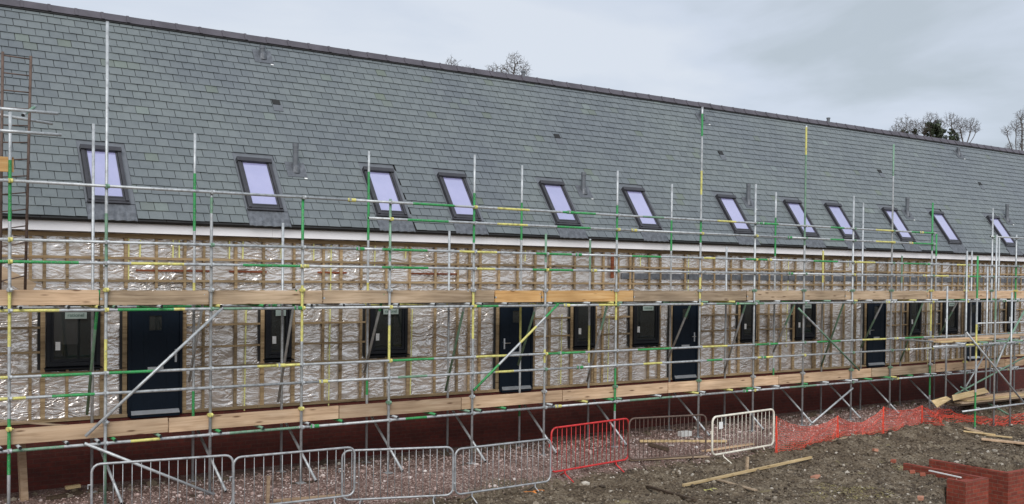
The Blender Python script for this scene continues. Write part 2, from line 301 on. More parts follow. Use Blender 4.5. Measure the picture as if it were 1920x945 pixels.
def ground_mat():
    m, t, b = mat('soil_and_gravel'); tcn = t.nodes.new('ShaderNodeTexCoord'); sp = t.nodes.new('ShaderNodeSeparateXYZ'); t.links.new(tcn.outputs['Object'], sp.inputs[0])
    # soil
    s1 = tex(t, 2.2, 8, .62); s2 = tex(t, 22, 6, .65); v = tex(t, 26, kind='Voronoi')
    r = ramp(t, [(.38, (.026, .017, .010)), (.47, (.10, .072, .045)), (.55, (.175, .137, .092)), (.64, (.30, .25, .185))])
    mxx = t.nodes.new('ShaderNodeMath'); mxx.operation = 'MULTIPLY_ADD'; mxx.inputs[1].default_value = .45; t.links.new(s1.outputs['Fac'], mxx.inputs[0])
    m2 = t.nodes.new('ShaderNodeMath'); m2.operation = 'MULTIPLY'; m2.inputs[1].default_value = .55; t.links.new(s2.outputs['Fac'], m2.inputs[0]); t.links.new(m2.outputs[0], mxx.inputs[2])
    t.links.new(mxx.outputs[0], r.inputs[0])
    rv = ramp(t, [(.0, (.30, .27, .23)), (.10, (.30, .27, .23)), (.16, (0, 0, 0))]); t.links.new(v.outputs['Distance'], rv.inputs[0])
    rs = ramp(t, [(.93, (0, 0, 0)), (.95, (1, 1, 1))]); vc = t.nodes.new('ShaderNodeSeparateColor'); t.links.new(v.outputs['Color'], vc.inputs[0]); t.links.new(vc.outputs[0], rs.inputs[0])
    st = t.nodes.new('ShaderNodeMath'); st.operation = 'MULTIPLY'; rv2 = ramp(t, [(.2, (1, 1, 1)), (.3, (0, 0, 0))]); t.links.new(v.outputs['Distance'], rv2.inputs[0])
    t.links.new(rs.outputs[0], st.inputs[0]); t.links.new(rv2.outputs[0], st.inputs[1])
    soil = mixc(t, r.outputs[0], (.36, .33, .28), st.outputs[0])
    yl = tex(t, 1.0, 4, .6); ry = ramp(t, [(.63, (0, 0, 0)), (.70, (1, 1, 1))]); t.links.new(yl.outputs['Fac'], ry.inputs[0])
    soil = mixc(t, soil, (.24, .20, .10), ry.outputs[0])
    # crushed pinkish gravel
    g = tex(t, 34, kind='Voronoi'); gc = t.nodes.new('ShaderNodeSeparateColor'); t.links.new(g.outputs['Color'], gc.inputs[0])
    rg = ramp(t, [(0, (.22, .135, .115)), (.35, (.38, .26, .225)), (.75, (.53, .39, .35)), (1, (.66, .58, .54))]); t.links.new(gc.outputs[0], rg.inputs[0])
    rd = ramp(t, [(.1, (1, 1, 1)), (.5, (.45, .42, .40))]); t.links.new(g.outputs['Distance'], rd.inputs[0])
    gb = tex(t, 1.6, 5); rb = ramp(t, [(.35, (.62, .56, .52)), (.6, (1.05, 1.03, 1.02))]); t.links.new(gb.outputs['Fac'], rb.inputs[0])
    grav = mixc(t, mixc(t, rg.outputs[0], rd.outputs[0], 1.0, 'MULTIPLY'), rb.outputs[0], 1.0, 'MULTIPLY')
    # where the soil stops
    ex = t.nodes.new('ShaderNodeMapRange'); ex.interpolation_type = 'SMOOTHSTEP'; ex.inputs[1].default_value = 5; ex.inputs[2].default_value = 9; ex.inputs[3].default_value = 1.0; ex.inputs[4].default_value = 0
    t.links.new(sp.outputs['X'], ex.inputs[0]); ad = t.nodes.new('ShaderNodeMath'); t.links.new(sp.outputs['Y'], ad.inputs[0]); t.links.new(ex.outputs[0], ad.inputs[1])
    en = tex(t, 1.4, 6, .6); e2 = t.nodes.new('ShaderNodeMath'); e2.operation = 'MULTIPLY_ADD'; e2.inputs[1].default_value = 1.3; t.links.new(en.outputs['Fac'], e2.inputs[0]); t.links.new(ad.outputs[0], e2.inputs[2])
    me = t.nodes.new('ShaderNodeMapRange'); me.inputs[1].default_value = 15.93; me.inputs[2].default_value = 16.08; t.links.new(e2.outputs[0], me.inputs[0])
    c = mixc(t, soil, grav, me.outputs[0])
    t.links.new(c, b.inputs['Base Color']); b.inputs['Roughness'].default_value = .82; b.inputs['Specular IOR Level'].default_value = .35
    bump(t, b, s2.outputs['Fac'], 1.0, .05); bump(t, b, g.outputs['Distance'], .6, .012); return m
M['ground'] = ground_mat()
tag(gm.build('ground', 'ground', smooth=True), kind='structure')

def scatter(name, n, region, size, matname, label, cat, seed, keep=None):
    rnd = random.Random(seed); mb = MB()
    base = [Vector(v) for v in ((0, 0, -1), (.72, -.53, -.45), (-.28, -.85, -.45), (-.89, 0, -.45), (-.28, .85, -.45), (.72, .53, -.45), (.28, -.85, .45), (-.72, -.53, .45), (-.72, .53, .45), (.28, .85, .45), (.89, 0, .45), (0, 0, 1))]
    fc = [(0, 1, 2), (1, 0, 5), (0, 2, 3), (0, 3, 4), (0, 4, 5), (1, 5, 10), (2, 1, 6), (3, 2, 7), (4, 3, 8), (5, 4, 9), (1, 10, 6), (2, 6, 7), (3, 7, 8), (4, 8, 9), (5, 9, 10), (6, 10, 11), (7, 6, 11), (8, 7, 11), (9, 8, 11), (10, 9, 11)]
    k = 0
    while k < n:
        x, y = rnd.uniform(*region[0]), rnd.uniform(*region[1])
        if keep and not keep(x, y, rnd): continue
        k += 1; sz = rnd.uniform(*size)*(1 + (rnd.random() < .06)*1.2); a = rnd.uniform(0, 6.3); ca, sa = math.cos(a), math.sin(a); z = H(x, y)
        ex, ey, ez = rnd.uniform(.7, 1.3), rnd.uniform(.6, 1.1), rnd.uniform(.4, .9)
        vs = []
        for q in base:
            j = rnd.uniform(.75, 1.2); vx, vy = q.x*ex*sz*j, q.y*ey*sz*j; vs.append((x+vx*ca-vy*sa, y+vx*sa+vy*ca, z+q.z*ez*sz*j+sz*.15))
        mb.add(vs, fc)
    o = mb.build(name, matname); return tag(o, label, cat, kind='stuff')
def stone_mat(name, pts):
    m, t, b = mat(name); g = t.nodes.new('ShaderNodeNewGeometry'); r = ramp(t, pts); t.links.new(g.outputs['Random Per Island'], r.inputs[0])
    n = tex(t, 30); r2 = ramp(t, [(.3, (.7, .7, .7)), (.7, (1.2, 1.2, 1.2))]); t.links.new(n.outputs['Fac'], r2.inputs[0])
    t.links.new(mixc(t, r.outputs[0], r2.outputs[0], 1.0, 'MULTIPLY'), b.inputs['Base Color']); b.inputs['Roughness'].default_value = .85; return m
M['gstone'] = stone_mat('gravel_stone', [(0, (.20, .125, .105)), (.5, (.40, .28, .245)), (.85, (.54, .42, .385)), (1, (.68, .63, .6))])
M['clod'] = stone_mat('soil_clod', [(0, (.040, .027, .017)), (.5, (.110, .082, .053)), (.8, (.19, .15, .105)), (.93, (.26, .22, .17)), (1, (.48, .44, .38))])
ok_g = lambda x, y, r: y > edge_y(x)-.1+r.uniform(-.15, .15)
ok_s = lambda x, y, r: y < edge_y(x)+.1+r.uniform(-.3, .1) and not (x > pierL.x-.3-(pierL.y-y)*1.49 and y < pierL.y+.1) and not (pierR.x < x < hole_a.x and y < hole_b.y) and not (x > pierR.x and y < hole_a.y+.12) and x < y*2.35 and x > y*.05
scatter('gravel_stones', 16000, ((1, 36), (13.6, 17.6)), (.008, .022), 'gstone', 'loose pinkish crushed gravel spread under the scaffold', 'gravel', 1, ok_g)
scatter('soil_clods', 22000, ((2, 36), (8.5, 15.4)), (.008, .034), 'clod', 'clods and pale stones lying on the brown soil', 'soil', 2, ok_s)
scatter('rubble', 420, ((1, 36), (17.1, 17.7)), (.02, .06), 'clod', 'rubble and mortar droppings along the foot of the dark red brick wall', 'rubble', 3)

# ------------------------------------------------------------------ the terrace
S0, S1 = -3.0, 44.0
DF = 18.0
B = thing('terrace_building', 'long timber framed terrace under construction, wrapped in silver foil under a grey slate roof', 'building', (S0, DF, 0))
PZ = 1.12                                                   # top of the brick plinth
mb = MB(); mb.box((S0, 18.02, -.6), (S1, 18.30, PZ)); mb.box((S0, 17.99, PZ-.075), (S1, 18.30, PZ-.002)); mb.build('brick_plinth', 'plinth', B)
doors = [(240, 342), (937.5, 999), (1262, 1308), (1626, 1660), (1812, 1838)]
wins = [(87, 188, 2), (498, 547, 1), (694, 764, 2), (1077, 1116, 1), (1188, 1236, 2), (1390, 1417, 1), (1492, 1529, 2), (1705, 1727, 1), (1768, 1796, 2), (1889, 1904, 1)]
DZ0, DZ1, WZ0, WZ1 = 1.13, 3.24, 2.05, 3.24
ops = []
for a, b in doors: ops.append((on(a, 650, DF-.06).x, on(b, 650, DF-.06).x, DZ0, DZ1, 'd'))
for a, b, k in wins: ops.append((on(a, 620, DF-.06).x, on(b, 620, DF-.06).x, WZ0, WZ1, 'w%d' % k))
ops += [(35.2, 36.05, DZ0, DZ1, 'd'), (37.2, 38.05, WZ0, WZ1, 'w2')]
ops += [(-.55, .35, DZ0, DZ1, 'd')]
def inop(s, z, pad=0): return any(a-pad < s < b+pad and z0-pad < z < z1+pad for a, b, z0, z1, k in ops)
# foil wall: a crumpled sheet with the openings left out
mb = MB(); st = .045; nsx = int((S1-S0)/st); nsz = int((4.42-PZ)/st)
def puff(s, z):
    a = noise.noise((s*1.9, z*1.5, 2)); r1 = 1-abs(noise.noise((s*4.5+2*a, z*7, 5)))*2; r2 = 1-abs(noise.noise((s*9, z*5+3*a, 7)))*2
    return .010*r1 + .006*r2 + .012*a
for j in range(nsz+1):
    for i in range(nsx+1):
        s, z = S0+i*st, PZ+j*(4.42-PZ)/nsz; mb.v.append((s, DF+.035-puff(s, z), z))
for j in range(nsz):
    for i in range(nsx):
        s, z = S0+(i+.5)*st, PZ+(j+.5)*st*1.0
        if inop(s, z, -.03): continue
        a = j*(nsx+1)+i; mb.f.append((a, a+1, a+nsx+2, a+nsx+1)); mb.m.append(0)
mb.build('foil_wall', 'foil', B, smooth=True)
# inner lining, back and end walls, floors: what one sees through the panes
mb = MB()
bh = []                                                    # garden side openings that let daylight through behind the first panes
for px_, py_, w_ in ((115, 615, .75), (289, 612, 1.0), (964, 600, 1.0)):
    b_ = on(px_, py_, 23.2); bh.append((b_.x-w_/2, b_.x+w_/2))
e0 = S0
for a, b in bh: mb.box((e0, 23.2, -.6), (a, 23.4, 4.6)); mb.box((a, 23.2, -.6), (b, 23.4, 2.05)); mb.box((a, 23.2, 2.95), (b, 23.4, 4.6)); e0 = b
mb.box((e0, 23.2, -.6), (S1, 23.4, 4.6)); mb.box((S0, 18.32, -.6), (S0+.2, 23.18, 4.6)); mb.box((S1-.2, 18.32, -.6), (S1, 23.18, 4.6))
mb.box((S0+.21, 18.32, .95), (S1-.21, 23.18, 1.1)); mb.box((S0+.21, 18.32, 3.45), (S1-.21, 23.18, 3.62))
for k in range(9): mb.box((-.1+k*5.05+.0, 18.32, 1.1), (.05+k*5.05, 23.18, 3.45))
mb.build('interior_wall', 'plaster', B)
# battens
studs = [57, 83, 126, 190, 236, 293, 346, 382, 442, 494, 551, 606, 639, 677, 724, 768, 816, 858, 880, 900, 935, 970, 1003, 1031, 1077, 1112, 1131, 1159, 1181, 1187, 1217, 1238, 1284, 1314, 1339, 1370, 1390, 1423, 1442, 1465, 1491, 1526, 1545, 1560, 1583, 1605, 1623, 1645, 1664, 1680, 1693, 1706, 1721, 1737, 1752, 1766, 1785, 1796, 1806, 1815, 1826, 1835, 1844, 1854, 1864, 1875, 1888, 1897, 1906, 1914]
ss = sorted(on(x, 480, DF).x for x in studs); ss = [.1, .62, 1.15, 1.75] + ss
while ss[-1] < 39: ss.append(ss[-1]+random.uniform(.42, .6))
YB0, YB1 = DF-.032, DF+.006
nb = 0
def vb(s, z0, z1, w=.052, m='batten'):
    global nb
    mb = MB(); j = random.uniform(-.006, .006); mb.hexa([(s-w/2, YB0, z0), (s+w/2, YB0, z0), (s+w/2, YB1, z0), (s-w/2, YB1, z0), (s-w/2+j, YB0, z1), (s+w/2+j, YB0, z1), (s+w/2+j, YB1, z1), (s-w/2+j, YB1, z1)])
    o = mb.build('batten' if nb < 100 else 'far_battens', m, B); nb += 1; return o
ROWS = [(3.49, .04), (3.88, .045)]
far = MB(); allb = []
for s in ss:
    w = random.choice([.042, .046, .054, .045])
    if any(min(abs(s-o[0]+.045), abs(s-o[1]-.045)) < .08 for o in ops): allb.append((s, 3.36, 4.22, w)); continue
    hit = [o for o in ops if o[0]-.045 < s < o[1]+.045]
    allb.append((s, 3.36, 4.22, w))
    if not hit: allb.append((s, PZ+.06, 3.335, w))
    elif hit[0][4] != 'd': allb.append((s, PZ+.06, WZ0-.06, w))
for a, b, z0, z1, k in ops:
    for q in (a-.045, b+.045):
        allb.append((q, PZ+.06, 3.335, .075 if k == 'd' else .07))
allb = [q for q in allb if q[0] > -1]; keep = []
for q in allb:
    if not any(abs(q[0]-r[0]) < (q[3]+r[3])/2+.003 and q[1] < r[2] and r[1] < q[2] for r in keep): keep.append(q)
allb = keep
allb.sort(key=lambda q: math.hypot(q[0], 18) - (3 if q[1] < 3 else 0))
for s, z0, z1, w in allb:
    if nb < 100: vb(s, z0, z1, w)
    else: far.box((s-w/2, YB0, z0), (s+w/2, YB1, z1))
tag(far.build('far_battens', 'batten', B), kind='stuff')
# horizontal members, in 4.8 m lengths
def hrow(z, h, s0, s1, y0=YB0-.004, name='rail', m='batten', L=4.8):
    s = s0
    while s < s1:
        e = min(s+L, s1); mb = MB(); j = random.uniform(-.008, .008); q = [(s, y0, z-h/2), (e-.006, y0, z-h/2+j), (e-.006, YB1-.002, z-h/2+j), (s, YB1-.002, z-h/2)]
        mb.hexa(q + [(a, b, c+h) for a, b, c in q]); mb.build(name, m, B); s = e
hrow(4.262, .07, S0, S1, YB0-.008, 'top_plate'); hrow(3.88, .042, S0, S1); hrow(3.49, .042, S0, S1); hrow(PZ+.03, .055, S0, S1, YB0-.006, 'sole_plate')
gaps = sorted([o for o in ops], key=lambda o: o[0])
prev = S0
segs = []
for o in gaps:
    if o[0]-prev > .3: segs.append((prev, o[0]-.085))
    prev = o[1]+.085
segs.append((prev, S1))
for k, (a, b) in enumerate(segs):
    if b-a < .15: continue
    for z in ((2.70, 2.30) if k % 3 != 2 else ()): hrow(z, .036, a, b, name='rail')
prev = S0
for o in [o for o in gaps if o[4] == 'd']: hrow(1.93, .045, prev, o[0]-.09, name='rail'); prev = o[1]+.09
hrow(1.93, .045, prev, S1, name='rail')
# dark cavity closers beside the openings, floor band, tape
for a, b, z0, z1, k in ops:
    mb = MB(); mb.box((a-.125, DF-.012, (PZ+.07 if k == 'd' else z0-.05)), (a-.084, DF+.012, z1)); mb.build('cavity_closer', 'membrane', B)
    if k != 'd': mb = MB(); mb.box((a-.08, DF-.012, z0-.085), (b+.08, DF+.010, z0-.01)); mb.build('cavity_closer', 'membrane', B)
for a, b in ((255, 395), (430, 500), (596, 650), (770, 860)): mb = MB(); mb.box((on(a, 510, DF).x, DF-.010, 3.655), (on(b, 510, DF).x, DF+.012, 3.69)); mb.build('lintel', 'redwood', B)
mb = MB(); mb.box((on(1165, 510, DF).x, DF-.018, 3.60), (S1, DF+.012, 3.74)); mb.build('floor_band', 'lead', B)
mb = MB(); mb.box((on(1143, 500, DF).x, YB0-.03, 3.62), (on(1147, 500, DF).x+.02, YB0+.0, 4.2)); mb.build('downstand', 'redwood', B)
mb = MB()
for px, y0, y1 in ((241, 440, 530), (262, 450, 485), (324, 450, 485), (336, 450, 485), (430, 450, 490), (455, 450, 490), (459, 580, 770), (527, 450, 485), (588, 450, 490), (618, 460, 760), (702, 450, 500), (770, 580, 740), (760, 455, 485), (984, 450, 490), (1052, 590, 720), (1140, 590, 720), (1129, 560, 720), (1200, 480, 500), (1290, 470, 560), (1590, 450, 500), (1476, 460, 650), (1740, 560, 700)):
    p, q = on(px, y0, DF), on(px+random.uniform(-1, 1), y1, DF); mb = MB(); mb.hexa([(p.x-.012, DF-.018, q.z), (p.x+.012, DF-.018, q.z), (p.x+.012, DF-.012, q.z), (p.x-.012, DF-.012, q.z), (q.x-.012, DF-.018, p.z), (q.x+.012, DF-.018, p.z), (q.x+.012, DF-.012, p.z), (q.x-.012, DF-.012, p.z)]); mb.build('yellow_tape', 'tape', B)

def text_mesh(body, size):
    cu = bpy.data.curves.new('t', 'FONT'); cu.body = body; cu.size = size; cu.align_x = 'CENTER'; cu.align_y = 'CENTER'; cu.extrude = .0006; cu.offset = .0008
    o = bpy.data.objects.new('t', cu); COL.objects.link(o); dg = bpy.context.evaluated_depsgraph_get(); me = o.evaluated_get(dg).to_mesh()
    v = [tuple(q.co) for q in me.vertices]; f = [tuple(p.vertices) for p in me.polygons]; o.evaluated_get(dg).to_mesh_clear(); bpy.data.objects.remove(o); return v, f
RAT = text_mesh('rationel', .085)
wk = 0
for a, b, z0, z1, k in ops:
    c = (a+b)/2
    if k == 'd':
        fr = MB(); y0, y1 = DF-.075, DF+.03
        fr.box((a, y0, z0), (a+.05, y1, z1)); fr.box((b-.05, y0, z0), (b, y1, z1)); fr.box((a+.05, y0, z1-.05), (b-.05, y1, z1)); fr.box((a+.05, y0-.012, z0-.03), (b-.05, y1, z0+.02))
        d = fr.build('door', 'navy', B, bevel=.004, loc=(c, DF, z0))
        def sub(mb, n, m, bv=0, d=d, loc=None):
            o = mb.build(n, m, None, bevel=bv, loc=tuple(d.location + B.location)); o.parent = d; o.location = (0, 0, 0); return o
        w = b-a-.108; l0 = c-w/2; r0 = c+w/2
        lf = MB(); gx0, gx1, gz0, gz1 = c-.11, c+.11, z1-.62, z1-.36
        yd0, yd1 = DF-.055, DF-.005
        lf.box((l0, yd0, z0+.03), (gx0, yd1, z1-.054)); lf.box((gx1, yd0, z0+.03), (r0, yd1, z1-.054)); lf.box((gx0, yd0, z0+.03), (gx1, yd1, gz0)); lf.box((gx0, yd0, gz1), (gx1, yd1, z1-.054))
        for q in (.26, .74): lf.box((l0+w*q-.004, yd0-.004, z0+.15), (l0+w*q+.004, yd0-.0005, z1-.15))
        sub(lf, 'door_leaf', 'navy', .003)
        g = MB(); g.box((gx0+.002, yd0+.012, gz0+.002), (gx1-.002, yd0+.02, gz1-.002)); sub(g, 'glazing', 'glass')
        g = MB()
        for p, q in (((gx0-.02, gz0-.02), (gx1+.02, gz0)), ((gx0-.02, gz1), (gx1+.02, gz1+.02)), ((gx0-.02, gz0), (gx0, gz1)), ((gx1, gz0), (gx1+.02, gz1))): g.box((p[0], yd0-.008, p[1]), (q[0], yd0-.001, q[1]))
        sub(g, 'glazing_bead', 'navy')
        side = 1 if wk % 2 == 0 else -1; hx = c+side*(w/2-.06); wk += 1
        g = MB(); g.box((hx-.018, yd0-.008, z0+.92), (hx+.018, yd0-.001, z0+1.15)); g.tube([(hx, yd0, z0+1.05), (hx, yd0-.05, z0+1.05), (hx-side*.02, yd0-.055, z0+1.05), (hx-side*.13, yd0-.055, z0+1.05)], .01, 8); sub(g, 'handle', 'silver')
        g = MB(); g.box((c-.135, yd0-.012, z0+.78), (c+.135, yd0-.001, z0+.85)); g.box((c-.115, yd0-.016, z0+.79), (c+.115, yd0-.0125, z0+.84)); sub(g, 'letterbox', 'silver', .002)
        g = MB(); g.hexa([(l0, yd0-.05, z0+.022), (r0, yd0-.05, z0+.022), (r0, yd0-.002, z0+.022), (l0, yd0-.002, z0+.022), (l0, yd0-.05, z0+.035), (r0, yd0-.05, z0+.035), (r0, yd0-.002, z0+.095), (l0, yd0-.002, z0+.095)]); sub(g, 'threshold', 'silver', .002)
        continue
    fr = MB(); y0, y1 = DF-.075, DF+.03; t = .065
    fr.box((a, y0, z0), (a+t, y1, z1)); fr.box((b-t, y0, z0), (b, y1, z1)); fr.box((a+t, y0, z0), (b-t, y1, z0+t)); fr.box((a+t, y0, z1-t), (b-t, y1, z1))
    t2 = .045; A, Bq, Z_, Zt = a+t+.004, b-t-.004, z0+t+.004, z1-t-.004
    fr.box((A, y0+.018, Z_), (A+t2, y1-.02, Zt)); fr.box((Bq-t2, y0+.018, Z_), (Bq, y1-.02, Zt)); fr.box((A+t2, y0+.018, Z_), (Bq-t2, y1-.02, Z_+t2)); fr.box((A+t2, y0+.018, Zt-t2), (Bq-t2, y1-.02, Zt))
    d = fr.build('window', 'black', B, bevel=.004, loc=(c, DF, z0))
    def sub(mb, n, m, bv=0, d=d):
        o = mb.build(n, m, None, bevel=bv, loc=tuple(d.location + B.location)); o.parent = d; o.location = (0, 0, 0); return o
    g = MB(); g.box((A+t2-.002, DF-.03, Z_+t2-.002), (Bq-t2+.002, DF-.022, Zt-t2+.002)); sub(g, 'pane', 'glass')
    g = MB(); g.hexa([(a-.03, y0-.06, z0-.045), (b+.03, y0-.06, z0-.045), (b+.03, y1, z0-.035), (a-.03, y1, z0-.035), (a-.03, y0-.06, z0-.03), (b+.03, y0-.06, z0-.03), (b+.03, y1, z0-.003), (a-.03, y1, z0-.003)]); sub(g, 'sill', 'black', .003)
    g = MB(); sxx = A+t2+.03; g.box((sxx, DF-.034, z0+.27), (sxx+.075, DF-.031, z0+.41)); sub(g, 'paper_sticker', 'paper')
    if k == 'w2' or c < 8:
        ww = .34 if k == 'w2' else .2; g = MB(); zc = 2.90; g.box((c-ww/2+.03, DF-.080, zc-.055), (c+ww/2+.03, DF-.0765, zc+.055)); g.box((c-.02+.03, DF-.0763, zc-.02), (c+.02+.03, DF-.034, zc+.02))
        if k == 'w2': g.add([(v[0]+c+.03, DF-.0806-v[2], v[1]+zc+.004) for v in RAT[0]], RAT[1], 1)
        sub(g, 'window_label', ['label', 'ink'])

# fascia, soffit, eaves
mb = MB(); s = S0-.2
while s < S1:
    mb.box((s, 17.80, 4.315), (min(s+5, S1+.2)-.004, 17.822, 4.535)); s += 5
mb.build('fascia', 'white', B)
mb = MB(); mb.box((S0-.2, 17.824, 4.315), (S1+.2, 18.05, 4.33)); mb.build('soffit', 'soffit', B)
mb = MB()
q = [RP(S0-.2, -.03, -.03), RP(S1+.2, -.03, -.03), RP(S1+.2, RLEN, -.03), RP(S0-.2, RLEN, -.03)]
mb.hexa([Vector(v)+Vector((0, SP, -CP))*.06 for v in q] + q); mb.build('roof_underlay', 'membrane', B)
mb = MB(); s = S0-.2
while s < S1: mb.hexa([RP(s, -.04, -.022), RP(s+2.0, -.04, -.022), RP(s+2.0, .1, -.022), RP(s, .1, -.022), RP(s, -.04, -.006), RP(s+2.0, -.04, -.006), RP(s+2.0, .1, -.008), RP(s, .1, -.008)]); s += 2.01
mb.build('eaves_tray', 'membrane', B)
# rooflights
gl = [((150, 279), (224, 285), (239.5, 381), (166, 380)), ((442, 301.5), (505.5, 306.5), (528, 396), (466, 393)), ((680.5, 322), (735, 327.5), (760.5, 409), (708.5, 407.5)), ((820.5, 334), (872, 339), (897.5, 416), (851, 414)),
      ((1012, 348), (1055.5, 352), (1085, 426), (1044.5, 425)), ((1166.5, 360), (1207, 363.5), (1238, 435), (1201, 433)), ((1343, 372.5), (1377, 375.5), (1410, 441), (1378, 441)), ((1468, 382), (1500, 384), (1533.5, 447), (1507, 447)),
      ((1545, 387.5), (1575, 390), (1609, 450), (1583, 450)), ((1653, 396), (1679, 397.7), (1713.6, 454.5), (1691, 454.5)), ((1742, 403), (1769, 405), (1801, 459), (1779, 459)), ((1848.5, 411), (1872, 412.3), (1905.5, 463.5), (1886.5, 463.5))]
RL = []
for q in gl:
    c = sum((roof(*q[i])[0] for i in range(4)))/4; RL.append(c)
RL += [RL[-1]+4.2, RL[-1]+7]
RW, R0_, R1_ = .66, .33, 1.51
vents = [(518, 196), (1045, 259), (1352, 290), (1650, 324), (1838, 347)]
VT = [roof(*v) for v in vents]
flues = [((554, 318), .50), ((1094, 359), .44), ((1403, 380), .50), ((1701, 402), .52), ((1888, 412), .52)]
tops = [((492, 106), .22), ((1316, 222), .24), ((1797, 289), .24)]
def blocked(s0, s1, r0, r1):
    for c in RL:
        if s1 > c-RW/2-.045 and s0 < c+RW/2+.11 and r1 > -.1 and r0 < R1_+.02: 
            return (c-RW/2-.045, c+RW/2+.11)
    return None
# slates: every slate a thin wedge; rows lap over each other
mb = MB(); GA = .19; SW = .238; rows = int(RLEN/GA)+1
for j in range(rows):
    r = j*GA; off = (j % 2)*SW/2; n = int((S1-S0+.6)/SW)
    for i in range(n):
        s = S0-.3+off+i*SW; a, b = s+.0045+random.uniform(-.0015, .0015), s+SW-.0045+random.uniform(-.0015, .0015); rt = min(r+GA+.03, RLEN)
        bl = blocked(a, b, r, rt-.03)
        if bl:
            if a < bl[0]: b = bl[0]
            elif b > bl[1]: a = bl[1]
            else: continue
            if b-a < .03: continue
        jt = random.uniform(-.004, .004); t0 = .017+random.uniform(-.002, .004); k = random.uniform(-.0025, .0025)
        if rt-r < .05: continue
        mb.hexa([RP(a, r+jt+k, t0-.008), RP(b, r+jt-k, t0-.008), RP(b, rt, -.006), RP(a, rt, -.006), RP(a, r+jt+k, t0), RP(b, r+jt-k, t0), RP(b, rt, .001), RP(a, rt, .001)])
mb.build('slate_covering', 'slate', B)
# far slope, gable ends
RY, RZ = RP(0, RLEN)[1], RP(0, RLEN)[2]
mb = MB(); q = [(S0-.2, RY, RZ-.02), (S1+.2, RY, RZ-.02), (S1+.2, 2*RY-EY, EZ), (S0-.2, 2*RY-EY, EZ)]; mb.hexa([(x, y, z-.08) for x, y, z in q][::1]+q); mb.build('back_slope', 'slate', B)
for nme, s in (('gable_wall', S0), ('gable_wall', S1-.15)):
    mb = MB(); v = [(s, 18.1, 4.4), (s, 2*RY-18.1, 4.4), (s, RY, RZ-.25)]; mb.add(v+[(x+.15, y, z) for x, y, z in v], [(0, 1, 2), (5, 4, 3), (0, 3, 4, 1), (1, 4, 5, 2), (2, 5, 3, 0)]); mb.build(nme, 'foil', B)
# ridge tiles
mb = MB(); s = S0-.2; L = .475
while s < S1+.2:
    e = s+L-.008; dz = random.uniform(-.004, .004)
    for sg in (-1, 1):
        def rp(u, h): return (RY+sg*(u*CP + h*SP), RZ+.055+dz - u*SP + h*CP)
        p = [rp(0, 0), rp(.17, 0), rp(.17, .022), rp(-.01, .022)]
        a = [(s, y, z) for y, z in p]; c = [(e, y, z) for y, z in p]
        mb.hexa([a[0], a[1], c[1], c[0], a[3], a[2], c[2], c[3]])
        p = [rp(0, .023), rp(.172, .023), rp(.172, .034), rp(-.01, .034)]; a = [(e-.05, y, z) for y, z in p]; c = [(e+.004, y, z) for y, z in p]
        mb.hexa([a[0], a[1], c[1], c[0], a[3], a[2], c[2], c[3]])
    s += L
mb.build('ridge_tiles', 'ridge', B)
mb = MB()
mb.hexa([RP(S0-.2, RLEN-.155, .004), RP(S1+.2, RLEN-.155, .004), RP(S1+.2, RLEN-.02, .004), RP(S0-.2, RLEN-.02, .004), RP(S0-.2, RLEN-.155, .034), RP(S1+.2, RLEN-.155, .034), RP(S1+.2, RLEN-.02, .034), RP(S0-.2, RLEN-.02, .034)]); mb.build('ridge_roll', 'membrane', B)
def rbox(mb, s0, s1, r0, r1, h0, h1, mi=0): mb.hexa([RP(s0, r0, h0), RP(s1, r0, h0), RP(s1, r1, h0), RP(s0, r1, h0), RP(s0, r0, h1), RP(s1, r0, h1), RP(s1, r1, h1), RP(s0, r1, h1)], mi)
for c in RL:
    a, b = c-RW/2, c+RW/2; t = .06; fr = MB(); loc = RP(c, R0_, 0)
    rbox(fr, a, a+t, R0_, R1_, 0, .085); rbox(fr, b-t, b, R0_, R1_, 0, .085); rbox(fr, a+t, b-t, R0_, R0_+t, 0, .07); rbox(fr, a-.012, b+.012, R1_-.085, R1_+.01, .0, .115)
    rbox(fr, a-.018, b+.018, R0_-.045, R0_+.012, .0, .06)
    t2 = .035; rbox(fr, a+t+.003, a+t+t2, R0_+t, R1_-.09, .02, .072); rbox(fr, b-t-t2, b-t-.003, R0_+t, R1_-.09, .02, .072); rbox(fr, a+t+t2, b-t-t2, R0_+t+.003, R0_+t+t2, .02, .072)
    d = fr.build('rooflight', 'rlframe', B, bevel=.006, loc=loc)
    def sub(mb, n, m, bv=0, d=d):
        o = mb.build(n, m, None, bevel=bv, loc=tuple(d.location + B.location)); o.parent = d; o.location = (0, 0, 0); return o
    g = MB(); rbox(g, a+t+t2, b-t-t2, R0_+t+t2, R1_-.087, .045, .055); sub(g, 'pane', 'skyglass')
    g = MB(); rbox(g, b+.004, b+.105, R0_-.02, R1_+.06, .0, .012); rbox(g, a-.04, a-.004, R0_-.02, R1_+.06, .0, .012); rbox(g, a-.04, b+.105, R1_+.012, R1_+.23, -.012, -.007); sub(g, 'side_flashing', 'flue')
    g = MB(); nn = 14
    for i in range(nn):
        s0_, s1_ = a-.04+(RW+.14)*i/nn, a-.04+(RW+.14)*(i+1)/nn; w0, w1 = .006*math.sin(i*2.1), .006*math.sin((i+1)*2.1)
        g.hexa([RP(s0_, -.05+w0, -.004), RP(s1_, -.05+w1, -.004), RP(s1_, R0_-.04, .006), RP(s0_, R0_-.04, .006), RP(s0_, -.05+w0, .010+w0), RP(s1_, -.05+w1, .010+w1), RP(s1_, R0_-.04, .022), RP(s0_, R0_-.04, .022)])
    sub(g, 'apron', 'lead')
